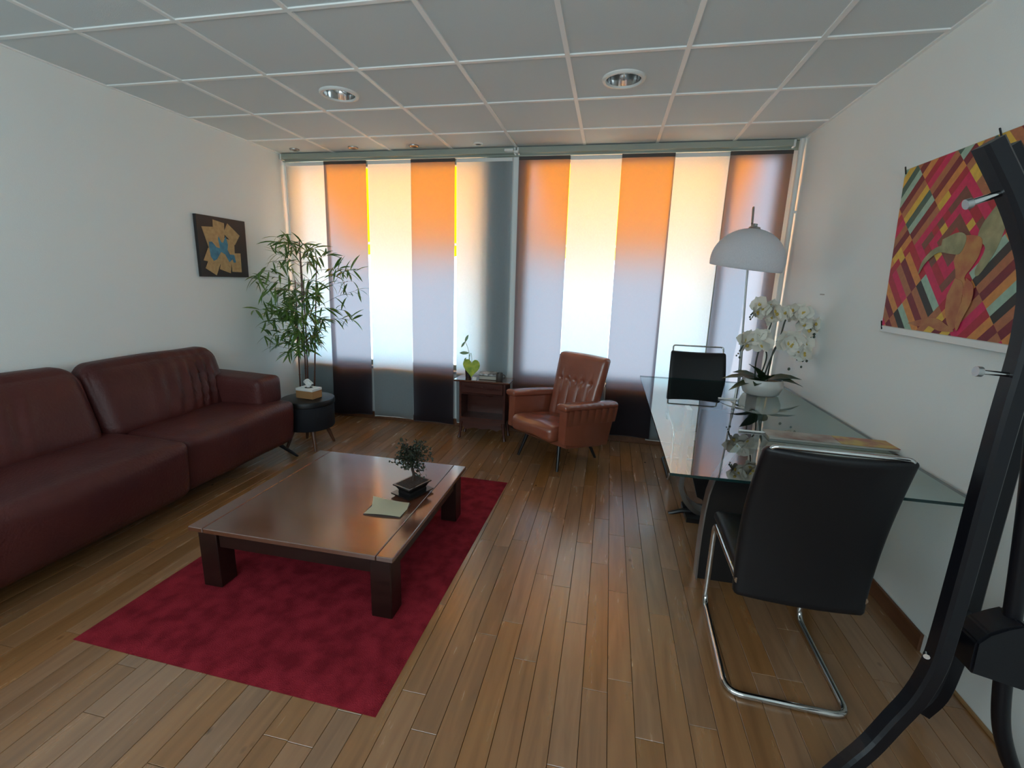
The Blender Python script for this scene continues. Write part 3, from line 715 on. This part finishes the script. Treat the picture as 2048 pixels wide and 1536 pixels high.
for bx in (-.16, -.08, 0, .08, .16):
    o = mesh_obj('button', L([(0, .006), (.006, .0055), (.009, .002), (.008, -.002), (0, -.003)], 14), tan_l, t, True); o.location = (bx*1.06, .09+.3*.355+.003, .655); o.rotation_euler = (PI/2-.1, 0, 0)
for s in (-1, 1):
    prof = [(-.295, .262), (-.285, .545), (.36, .475), (.30, .30), (.255, .150), (.0, .19)]
    x0, x1 = (.262, .338) if s > 0 else (-.338, -.262)
    bm = bmesh.new(); prism(bm, prof, 0, x0, x1); bmesh.ops.bevel(bm, geom=bm.edges[:], offset=.012, segments=2, affect='EDGES', profile=.6)
    mesh_obj('arm_panel', bm, tan_l, t, True)
    def padf(q, u, s=s):
        q = Vector(q); zz = q.z - .108*(q.y+.30)
        g_ = 0
        if u.z > -.9 and abs(u.x) > .3: g_ = .004*(abs(math.sin((q.y+.3)*PI/.075))**.5)
        return (q.x + (g_ if u.x > 0 else -g_), q.y, zz + (.01 if u.z > 0 else 0)*(1-u.x**2))
    xa, xb = (.245, .355) if s > 0 else (-.355, -.245)
    mesh_obj('arm_pad', cushion(xa, xb, -.315, .36, .535, .582, .02, (0, 0, .006), (8, 60, 6), padf), tan_l, t, True)
    # gathered leather skirt on the outer side, pleats running down from the pad
    bm = bmesh.new(); g = []; ox = s*.3385
    for i in range(81):
        yy = -.28 + .62*i/80; row = []
        for k in range(8):
            v = k/7; zt_ = .545-.108*(yy+.30); zz = zt_ - v*.13
            row.append(bm.verts.new((ox + s*(.026*(1-v)**.9*(.45+.55*abs(math.sin((yy+.3)*PI/.088))**.7) + .0005), yy, zz)))
        g.append(row)
    for i in range(80):
        for k in range(7): bm.faces.new((g[i][k], g[i+1][k], g[i+1][k+1], g[i][k+1]))
    mesh_obj('pleated_trim', bm, tan_l, t, True)
for x0, y0, x1, y1, z in ((-.19, -.19, -.235, -.25, .20), (.19, -.19, .235, -.25, .20), (-.19, .18, -.225, .25, .155), (.19, .18, .225, .25, .155)):
    mesh_obj('leg', T([(x0, y0, z), (x1, y1, 0)], [.017, .011], 12), black_wood, t, True)

# ------------------------------------------------------------------ glass table
GX0, GX1, GY0, GY1, GZ = .603, 1.70, .355, 2.435, .755
t = thing('glass_dining_table', 'large rectangular glass-topped table along the right wall', 'table', (0, 0, 0))
bm = bmesh.new(); box(bm, GX0, GX1, GY0, GY1, GZ-.012, GZ)
for f in bm.faces:
    f.material_index = 1 if abs(f.normal.z) < .5 else 0
bm.normal_update()
for f in bm.faces: f.material_index = 1 if abs(f.normal.z) < .5 else 0
mesh_obj('glass_top', bm, None, t, mats=[table_glass, glass_edge])
# pedestal: two black slabs with curved steel edge bands
def band(pts, y0, y1, th=.008):
    bm = bmesh.new(); n = len(pts)
    g = []
    for i, (x_, z_) in enumerate(pts):
        a = pts[max(0, i-1)]; b = pts[min(n-1, i+1)]; d = Vector((b[0]-a[0], b[1]-a[1])).normalized(); nx_, nz_ = -d.y*th, d.x*th
        g.append([bm.verts.new(q) for q in ((x_, y0, z_), (x_, y1, z_), (x_+nx_, y1, z_+nz_), (x_+nx_, y0, z_+nz_))])
    for i in range(n-1):
        for k in range(4): bm.faces.new((g[i][k], g[i][(k+1)%4], g[i+1][(k+1)%4], g[i+1][k]))
    bm.faces.new(g[0]); bm.faces.new(list(reversed(g[-1]))); bmesh.ops.recalc_face_normals(bm, faces=bm.faces); return bm
zb = GZ-.0125
lc = [(.865+.0*(1), 0), (.862, .12), (.862, .25), (.866, .38), (.874, .48), (.89, .56), (.925, .63), (.99, zb)]
rc = [(1.44, 0), (1.443, .12), (1.443, .25), (1.44, .38), (1.43, .48), (1.41, .56), (1.375, .63), (1.31, zb)]
bm = bmesh.new(); prism(bm, lc + list(reversed(rc)), 1, .80, .86); mesh_obj('pedestal_slab', bm, black_wood, t)
mesh_obj('edge_band', band(lc, .79, .86), steel, t, True); mesh_obj('edge_band', band([(x_, z_) for x_, z_ in rc], .79, .86, -.008), steel, t, True)
# far support: steel U arch on a dark core
U = [(1.06 + .22*math.cos(a), .25 + .24*math.sin(a)) for a in [PI + PI*i/18 for i in range(19)]]
U = [(.84, zb-.0), (.84, .45)] + U + [(1.28, .45), (1.28, zb)]
mesh_obj('arch_band', band(U, 1.46, 1.58, .03), steel, t, True)
bm = bmesh.new(); prism(bm, [(.90, 0), (1.42, 0), (1.42, .03), (.90, .03)], 1, 1.40, 1.64); mesh_obj('foot_plate', bm, black_wood, t)
bm = bmesh.new(); prism(bm, [(.93, zb), (1.28, zb), (1.24, .32), (1.16, .14), (1.06, .10), (.97, .14), (.92, .30)], 1, 1.50, 1.535); mesh_obj('arch_core', bm, black_wood, t)
mesh_obj('foot', T([(1.02, 1.52, .028), (.88, 1.50, .03), (.80, 1.50, .0)], [.02, .016, .012], 8), black_wood, t, True)

# ------------------------------------------------------------------ cantilever chairs (local: facing +y, back at -y side)
def cant_chair(label, loc, rz, gapz):
    t = thing('cantilever_chair', label, 'chair', loc, rz, group='black leather cantilever chairs at the glass table')
    hw = .205; r = .0125
    path = arc_path([(-hw, -.20, .445), (-hw, .255, .435), (-hw, .26, r), (-hw, -.265, r), (hw, -.265, r), (hw, .26, r), (hw, .255, .435), (hw, -.20, .445)], .06, 6)
    mesh_obj('tube_frame', T(path, r, 12), chrome, t, True)
    # back loop
    top = 1.012
    loop = arc_path([(-hw+.012, -.198, .44), (-hw+.006, -.198, .62), (-hw+.006, -.235, .82), (-hw+.006, -.305, top), (hw-.006, -.305, top), (hw-.006, -.235, .82), (hw-.006, -.198, .62), (hw-.012, -.198, .44)], .02, 4)
    mesh_obj('back_loop', T(loop, .007, 10), chrome, t, True)
    def bf(q, u):
        s = (q.z-.43)/.55; return (q.x*(1+.035*math.sin(PI*max(0, min(1, s)))), q.y - .10*max(0, s)**1.5 + .018*math.sin(PI*s) - .018*(u.x**2)*-1, q.z - .008*(1-u.x*u.x)*(u.z > .9))
    mesh_obj('backrest', cushion(-hw-.012, hw+.012, -.222, -.178, .385, top-gapz, .018, (0, .004, 0), (16, 4, 24), bf), black_l, t, True)
    mesh_obj('seat', cushion(-hw-.008, hw+.008, -.20, .285, .452, .505, .022, (0, 0, .010), (14, 20, 6), lambda q, u: (q.x, q.y, q.z - .02*max(0, u.y)**3)), black_l, t, True)
    return t
cant_chair('black leather cantilever chair in the foreground, seen from behind', (1.062, .335, 0), math.radians(-2), .004)
cant_chair('black leather cantilever chair at the far end of the glass table', (1.065, 2.27, 0), math.radians(180), .042)

# ------------------------------------------------------------------ on the glass table
t = thing('magazine', 'magazine with red and yellow cover lying on the glass table behind the near chair', 'magazine', (1.46, .985, GZ+.0005), math.radians(-3))
mesh_obj('pages', B(-.30, .28, -.05, .07, 0, .012, bev=.001), M('magazine_paper', (.45, .42, .38), .5), t)
mesh_obj('cover', B(-.305, .02, -.055, .075, .0122, .014), M('brown_cover', (.22, .10, .07), .35, var=(8, (.42, .40, .36))), t)
mesh_obj('cover_picture', B(.022, .285, -.055, .075, .0122, .0142), M('red_cover', (.32, .03, .035), .3, var=(14, (.50, .34, .05))), t)
for i, (x0, y0, rz, lb) in enumerate(((1.15, 1.775, .0, 'thin white pen lying on the glass table before the orchid bowl'), (1.10, 1.04, -.05, 'thin white pen lying on the glass table near the front chair'))):
    bm = T([(-.065, 0, .006), (.055, 0, .006), (.066, 0, .006)], [.005, .005, .0015], 8); tag(mesh_obj('pen', bm, white_m, loc=(x0, y0, GZ), smooth=True), lb, 'pen').rotation_euler = (0, 0, rz)
# orchid
t = thing('orchid_plant', 'white potted orchid with arching blooms on the glass table', 'orchid', (1.425, 2.03, GZ+.0008))
mesh_obj('pot', L([(0, .004), (.10, 0), (.118, .012), (.137, .06), (.138, .085), (.128, .115), (.122, .117), (.128, .09), (.12, .03), (0, .02)], 40), ceramic, t, True)
mesh_obj('soil', L([(0, .098), (.124, .094), (.12, .08), (0, .08)], 24), M('bark_chips', (.30, .22, .15), .9, bump=(60, 1, .01)), t)
for (az, ln, wd, el) in ((200, .20, .10, .55), (170, .24, .09, .22), (215, .24, .065, -.02), (235, .19, .12, 1.1), (345, .22, .10, .40), (5, .26, .08, .14), (320, .17, .11, .35), (20, .23, .03, .35), (270, .13, .11, .55), (250, .15, .08, .1)):
    a = math.radians(az); bm = bmesh.new(); leaf(bm, Vector((.02*math.cos(a), .02*math.sin(a), .105)), Vector((math.cos(a), math.sin(a)*.6, el)), Vector((0, -.2, 1)), ln, wd, curl=.3)
    mesh_obj('leaf', bm, dkgreen, t, True)
S1 = [(-.05, 0, .10), (-.06, .0, .24), (-.04, .0, .38), (.0, .0, .50), (-.02, 0, .61), (-.09, 0, .62), (-.14, 0, .56)]
S2 = [(.0, 0, .10), (.03, .0, .25), (.07, .0, .40), (.09, .0, .54), (.14, .0, .60), (.21, 0, .54), (.27, 0, .46)]
S3 = [(.03, 0, .10), (.035, .0, .22), (.05, .0, .34), (.12, .0, .40), (.20, 0, .36), (.24, 0, .29)]
S4 = [(-.03, 0, .1), (.0, .01, .2), (.0, 0, .30), (-.06, 0, .40), (-.13, 0, .40), (-.18, 0, .30)]
stem_m = M('orchid_stem', (.016, .022, .012), .5)
for S in (S1, S2, S3, S4): mesh_obj('flower_stem', T(spline(S, 6), .0055, 8), stem_m, t, True)
# flower master
def flower_bm():
    bm = bmesh.new()
    for k, (a, ln, wd) in enumerate(((90, .042, .034), (210, .040, .030), (330, .040, .030), (20, .045, .052), (160, .045, .052))):
        a = math.radians(a); leaf(bm, Vector((0, -.002 if k > 2 else 0, 0)), Vector((math.cos(a), -.18, math.sin(a))), Vector((0, -1, 0)), ln, wd, curl=-.12)
    return bm
fm = mesh_obj('flower_master', flower_bm(), petal, t, True); fmesh = fm.data; bpy.data.objects.remove(fm)
hb = L([(0, -.006), (.006, -.004), (.007, .002), (.003, .009), (0, .010)], 8); hm = mesh_obj('h', hb, yellow, t, True); hmesh = hm.data; bpy.data.objects.remove(hm)
rd = random.Random(21)
def flowers(S, t0, t1, n, spread):
    pts = spline(S, 10)
    for i in range(n):
        u = t0 + (t1-t0)*i/max(1, n-1); p = pts[min(len(pts)-1, int(u*(len(pts)-1)))] + Vector((rd.uniform(-1, 1)*spread, rd.uniform(-1.2, .2)*spread - .01, rd.uniform(-.8, .6)*spread))
        f = bpy.data.objects.new('flower', fmesh); C.objects.link(f); f.parent = t; f.location = p
        f.rotation_euler = (rd.uniform(-.5, .5), rd.uniform(-.6, .6), rd.uniform(-.9, .9)); s = rd.uniform(1.35, 1.65); f.scale = (s, s, s)
        h = bpy.data.objects.new('flower_heart', hmesh); C.objects.link(h); h.parent = f; h.location = (0, -.008, 0)
flowers(S1, .55, .98, 13, .028); flowers(S2, .55, .95, 16, .030); flowers(S3, .55, .97, 13, .032); flowers(S4, .5, .92, 11, .024)
flowers(S3, .60, .9, 8, .04)
bb = bmesh.new(); bmesh.ops.create_icosphere(bb, subdivisions=1, radius=.0085); bo = mesh_obj('b', bb, bud_m, t, True); bme = bo.data; bpy.data.objects.remove(bo)
for p in ((.275, -.02, .45), (.285, 0, .43), (.262, 0, .425), (.25, 0, .44), (-.145, -.03, .535), (-.15, -.03, .55), (.245, 0, .275), (.26, 0, .285), (.232, -.02, .262), (.225, -.03, .22), (.15, -.03, .20), (-.185, 0, .285), (-.195, 0, .27), (-.175, -.01, .26), (.265, 0, .26), (.205, 0, .265)):
    b_ = bpy.data.objects.new('bud', bme); C.objects.link(b_); b_.parent = t; b_.location = p; s = rd.uniform(.6, 1.2); b_.scale = (s, s, s*1.2)

# ------------------------------------------------------------------ arc lamp
t = thing('arc_floor_lamp', 'arc floor lamp with white dome shade above the glass table', 'floor lamp', (0, 0, 0))
mesh_obj('base', L([(0, 0), (.14, 0), (.145, .01), (.145, .035), (.14, .04), (0, .04)], 36, (1.46, 2.60, 0)), steel, t, True)
mesh_obj('pole', T([(1.46, 2.60, .03), (1.432, 2.60, .62), (1.405, 2.60, 1.10)], .013, 12), steel, t, True)
arc = spline([(1.405, 2.60, 1.08), (1.375, 2.60, 1.60), (1.352, 2.56, 1.93), (1.31, 2.42, 2.075), (1.27, 2.27, 2.05), (1.258, 2.2, 1.95)], 8)
mesh_obj('arc_tube', T(arc, .008, 12), steel, t, True)
sh = bpy.data.objects.new('shade_mount', None)
prof = []; Rs = .248
for i in range(25):
    th = math.radians(4 + i*(101-4)/24); prof.append((Rs*math.sin(th), Rs*.92*math.cos(th)))
inner = [(r-.004, z-.004) for r, z in reversed(prof)]
o = mesh_obj('shade', L(prof + inner + [prof[0]], 56), lampw, t, True); o.location = (1.255, 2.2, 1.69); o.rotation_euler = (math.radians(6), math.radians(6), 0)
o2 = mesh_obj('shade_cap', L([(0, .03), (.014, .03), (.016, .012), (.036, .008), (.04, -.002), (0, -.002)], 28), steel, t, True); o2.location = (1.278, 2.2, 1.919); o2.rotation_euler = (0, math.radians(6), 0)
o3 = mesh_obj('bulb', L([(0, -.05), (.02, -.045), (.033, -.02), (.03, .01), (.015, .04), (.014, .07), (0, .07)], 20), white_m, t, True); o3.location = (1.262, 2.2, 1.80)

# ------------------------------------------------------------------ picture on the left wall
X0 = XL+.003
t = thing('collage_picture', 'small black canvas with tan paper scraps and turquoise splash on left wall', 'picture', (X0, 0, 0))
bm = bmesh.new(); quad = [(1.735, 1.955), (2.245, 1.955), (2.235, 1.467), (1.73, 1.467)]; prism(bm, quad, 0, 0, .028); mesh_obj('canvas', bm, M('black_canvas', (.022, .017, .017), .6), t)
tan = M('printed_paper', (.54, .37, .18), .8, var=(30, (.44, .29, .13)))
papers = [[(1.777,1.863),(1.90,1.872),(2.0,1.83),(1.99,1.68),(1.83,1.69)], [(1.895,1.93),(2.01,1.913),(2.0,1.80),(1.885,1.81)], [(2.044,1.917),(2.17,1.826),(2.106,1.741),(1.99,1.83)],
          [(1.98,1.80),(2.10,1.76),(2.09,1.62),(1.97,1.62)], [(2.05,1.669),(2.159,1.674),(2.153,1.51),(2.046,1.512)], [(1.96,1.66),(2.06,1.64),(2.027,1.499),(1.914,1.531)], [(1.83,1.64),(1.96,1.64),(1.874,1.479),(1.77,1.535)], [(1.816,1.699),(1.95,1.70),(1.93,1.57),(1.759,1.597)], [(1.83,1.80),(2.08,1.78),(2.08,1.62),(1.85,1.60)]]
for i, pg in enumerate(papers):
    bm = bmesh.new(); prism(bm, pg, 0, .028+.0004*i, .0288+.0004*i); mesh_obj('paper_scrap', bm, tan, t)
blue = M('turquoise_paint', (.045, .26, .40), .4, var=(18, (.02, .12, .22)))
sp = [(1.831,1.749),(1.86,1.751),(1.901,1.709),(1.938,1.703),(1.926,1.778),(1.934,1.80),(1.955,1.755),(1.975,1.75),(2.008,1.807),(2.025,1.739),(2.014,1.695),(2.037,1.658),(2.083,1.656),(2.095,1.594),(2.07,1.59),(2.06,1.62),(2.023,1.592),(1.986,1.655),(1.944,1.674),(1.893,1.611),(1.859,1.597),(1.833,1.633),(1.828,1.708)]
bm = bmesh.new(); prism(bm, sp, 0, .0320, .0335); mesh_obj('paint_splash', bm, blue, t)

# ------------------------------------------------------------------ painting on the right wall
t = thing('geometric_painting', 'large unframed painting of red diamonds and stripes with animal-headed nude, right wall', 'painting', (XR-.003, 0, 0))
PY0, PY1, PZ0, PZ1 = .20, 1.285, 1.335, 2.10
bm = bmesh.new(); prism(bm, [(PY0, PZ0), (PY1-.05, PZ0), (PY1+.02, PZ1), (PY0, PZ1)], 0, -.022, 0); mesh_obj('canvas_body', bm, M('raw_canvas', (.55, .53, .47), .8), t)
mesh_obj('bottom_batten', B(-.028, 0, PY0, PY1-.045, PZ0-.03, PZ0, bev=.002), white_m, t)
cols = {'pink': (.52, .014, .085), 'brown': (.16, .055, .04), 'red': (.36, .015, .035), 'mar': (.16, .012, .025), 'yel': (.60, .38, .055), 'ora': (.55, .22, .06), 'tan': (.36, .13, .06), 'grn': (.035, .10, .08), 'mint': (.28, .42, .33), 'blk': (.015, .018, .018)}
names = list(cols); mats = [M('paint_'+k, tuple(min(.9, c*1.25) for c in v), .6, var=(40, tuple(c*1.05 for c in v))) for k, v in cols.items()]
cyc, czc, A_, B_ = .84, 1.725, .262, .27
bm = bmesh.new(); step = .2; rp = random.Random(4)
seqs = [['mint', 'grn', 'tan', 'mar', 'ora'], ['mar', 'yel', 'mar', 'yel', 'tan'], ['mint', 'blk', 'tan', 'mar', 'ora'], ['red', 'ora', 'mar', 'tan', 'pink'], ['tan', 'mar', 'mint', 'grn', 'yel']]
X_ = -.0232
for ip in range(-25, 25):
    for iq in range(-25, 25):
        p0, q0 = ip*step, iq*step; pc, qc = p0+step/2, q0+step/2
        qd = []
        for pp, qq in ((p0, q0), (p0+step, q0), (p0+step, q0+step), (p0, q0+step)):
            s_ = (pp+qq)/2; r_ = (pp-qq)/2; qd.append((cyc + s_*A_, czc + r_*B_))
        if all(a < PY0 or a > PY1+.02 for a, b in qd) or all(b < PZ0 or b > PZ1 for a, b in qd): continue
        m_ = max(abs(pc), abs(qc))
        if m_ < 1:
            ring = int(m_/step)
            c_ = ['red', 'brown', 'pink', 'brown', 'pink'][ring]
            if ring == 2 and (abs(pc) < .3 or abs(qc) < .3) and (ip+iq) % 2 == 0: c_ = 'yel'
            if ring == 3 and rp.random() < .35: c_ = 'red'
        else:
            bp, bq = math.floor((pc+1)/2), math.floor((qc+1)/2)
            # stripes run along the edge of the diamond block
            if bp == 0: k = int((abs(qc)-1)/step); sq = seqs[(bq*2 + (pc > 0)) % 5]
            elif bq == 0: k = int((abs(pc)-1)/step); sq = seqs[(bp*3 + (qc > 0)) % 5]
            else: k = ip; sq = seqs[(bp+bq*2) % 5]
            c_ = sq[k % 5]
            if (pc > 0.6 and pc < 1.4 and rp.random() < .12): c_ = 'yel'
        f = bm.faces.new([bm.verts.new((X_, a, b)) for a, b in qd]); f.material_index = names.index(c_)
def clip(pt, no):
    bmesh.ops.bisect_plane(bm, geom=bm.verts[:]+bm.edges[:]+bm.faces[:], plane_co=pt, plane_no=no, clear_outer=True)
clip((0, 0, PZ1-.002), (0, 0, 1)); clip((0, 0, PZ0+.002), (0, 0, -1)); clip((0, PY0, 0), (0, -1, 0))
nv = Vector((0, PZ1-PZ0, -.07)).normalized(); clip((0, PY1-.052, PZ0), nv)
for f in bm.faces:
    if f.normal.x > 0: f.normal_flip()
mesh_obj('painted_pattern', bm, None, t, mats=mats)
def patch(nm, pts, mat, lay=1):
    bm = bmesh.new(); sp_ = spline([(0, a, b) for a, b in pts] , 4)
    prism(bm, [(v.y, v.z) for v in sp_], 0, X_-.0012*lay, X_-.0012*(lay-1)-.0001); mesh_obj(nm, bm, mat, t)
# canvas fractions of the figure -> wall coordinates (y decreases to the right)
def W(u, v): return (PY1 - .03 - u, PZ1 - v)
hide = M('paint_grey_green', (.20, .22, .12), .6, var=(14, (.38, .36, .20))); flesh = M('paint_ochre_flesh', (.52, .26, .09), .6, var=(16, (.42, .12, .06))); legc = M('paint_red_flesh', (.36, .10, .05), .6, var=(14, (.48, .22, .09)))
patch('painted_wing', [W(.645, .22), W(.60, .27), W(.555, .33), W(.55, .38), W(.60, .42), W(.575, .50), W(.60, .52), W(.655, .43), W(.675, .33), W(.69, .27)], hide, 1)
patch('painted_torso', [W(.47, .36), W(.53, .365), W(.575, .385), W(.58, .44), W(.555, .49), W(.53, .53), W(.57, .57), W(.50, .57), W(.47, .50), W(.445, .46)], flesh, 2)
patch('painted_head', [W(.35, .365), W(.44, .345), W(.49, .37), W(.475, .43), W(.42, .43), W(.34, .42), W(.27, .46), W(.235, .51), W(.245, .45), W(.30, .405), W(.35, .39)], hide, 3)
patch('painted_leg', [W(.48, .53), W(.53, .55), W(.545, .62), W(.545, .73), W(.50, .72), W(.465, .66), W(.455, .60)], legc, 3)
patch('painted_thigh', [W(.545, .53), W(.59, .56), W(.60, .62), W(.575, .69), W(.56, .74), W(.54, .70), W(.55, .62), W(.54, .58)], flesh, 4)
patch('painted_foot', [W(.23, .735), W(.33, .71), W(.42, .70), W(.50, .725), W(.54, .745), W(.45, .75), W(.38, .735), W(.30, .745)], legc, 2)
for s in range(6):
    a = s*PI/3; cx_, cz_ = .66, 1.93
    patch('painted_starfish_arm', [(cx_+.02*math.cos(a+1.2), cz_+.02*math.sin(a+1.2)), (cx_+.08*math.cos(a), cz_+.08*math.sin(a)), (cx_+.02*math.cos(a-1.2), cz_+.02*math.sin(a-1.2))], legc if s % 2 else flesh, 2)
for (yy, zz) in ((PY1+.015, PZ1-.002), (PY1-.05, PZ0+.004), (.72, PZ1+.004)):
    mesh_obj('clip_peg', T([(-.03, yy-.02, zz-.02), (-.02, yy+.015, zz+.018)], .0035, 6), black_metal, t)
mark = mesh_obj('wall_mark', B(-.0006, 0, -.035, .035, -.004, .004), M('scuff_grey', (.45, .43, .40), .9), None, loc=(XR, 2.06, 1.475)); tag(mark, 'faint scuff mark on the bare right wall', 'scuff')

# ------------------------------------------------------------------ black steel stand, right foreground
t = thing('exercise_frame', 'black curved steel exercise frame with chrome pins, right foreground', 'exercise frame', (0, 0, 0))
def flat(w_, d_): return [(-w_/2, -d_/2), (-w_/2+.008, -d_/2-.0), (w_/2-.008, -d_/2), (w_/2, -d_/2+.008), (w_/2, d_/2-.008), (w_/2-.008, d_/2), (-w_/2+.008, d_/2), (-w_/2, d_/2-.008)]
A = [(1.125, 1.852), (1.196, 1.743), (1.24, 1.664), (1.274, 1.59), (1.293, 1.517), (1.302, 1.443), (1.306, 1.356), (1.303, 1.203), (1.302, .975), (1.303, .8), (1.302, .56), (1.297, .449), (1.273, .335)]
ptsA = spline([(x_+.014, -.15, z_) for x_, z_ in A] + [(1.245, -.152, .235), (1.19, -.165, .135), (1.11, -.20, .065), (1.01, -.27, .030), (.90, -.35, .0235)], 4)
mesh_obj('curved_bar', T(ptsA, 1, prof=flat(.046, .046)), black_metal, t)
Bq = [(1.351, 1.907), (1.443, 1.774), (1.515, 1.609), (1.545, 1.431), (1.555, 1.274), (1.558, 1.067), (1.56, .865), (1.562, .654), (1.566, .363), (1.562, .231), (1.548, .12), (1.51, .04)]
ptsB = spline([(x_, .13, z_) for x_, z_ in Bq], 4)
mesh_obj('curved_bar', T(ptsB, 1, prof=flat(.052, .05)), black_metal, t)
Cq = [(1.452, 1.237), (1.495, .951), (1.525, .718), (1.55, .502), (1.572, .326), (1.60, .192), (1.645, .08), (1.68, .022)]
mesh_obj('side_bar', T(spline([(x_, -.05, z_) for x_, z_ in Cq], 5), .022, 12), black_metal, t, True)
mesh_obj('chrome_pin', T([(1.128, -.15, 1.719), (1.19, -.15, 1.742), (1.30, .0, 1.762), (1.44, .15, 1.775)], .008, 12), chrome, t, True)
mesh_obj('chrome_pin', T([(1.232, -.15, 1.318), (1.31, -.15, 1.314), (1.56, .13, 1.30)], .006, 12), chrome, t, True)
o = mesh_obj('pin_head', T([(1.226, -.15, 1.3185), (1.238, -.15, 1.318)], .013, 16), steel, t, True)
mesh_obj('pin_head', T([(1.120, -.15, 1.716), (1.132, -.15, 1.720)], .012, 16), steel, t, True)
bm = bmesh.new(); prism(bm, [(1.435, .51), (1.46, .545), (1.50, .572), (1.535, .590), (1.57, .575), (1.585, .52), (1.59, .372), (1.50, .392), (1.44, .405)], 1, -.10, -.01)
bmesh.ops.bevel(bm, geom=bm.edges[:], offset=.006, segments=2, affect='EDGES'); mesh_obj('clamp_block', bm, black_metal, t)
mesh_obj('cross_tube', T([(1.31, -.15, .47), (1.56, .13, .47)], .018, 14), black_metal, t, True)
mesh_obj('bolt', T([(1.262, -.182, .50), (1.268, -.17, .50)], .008, 10), chrome, t, True)
print('objects', len(bpy.data.objects))
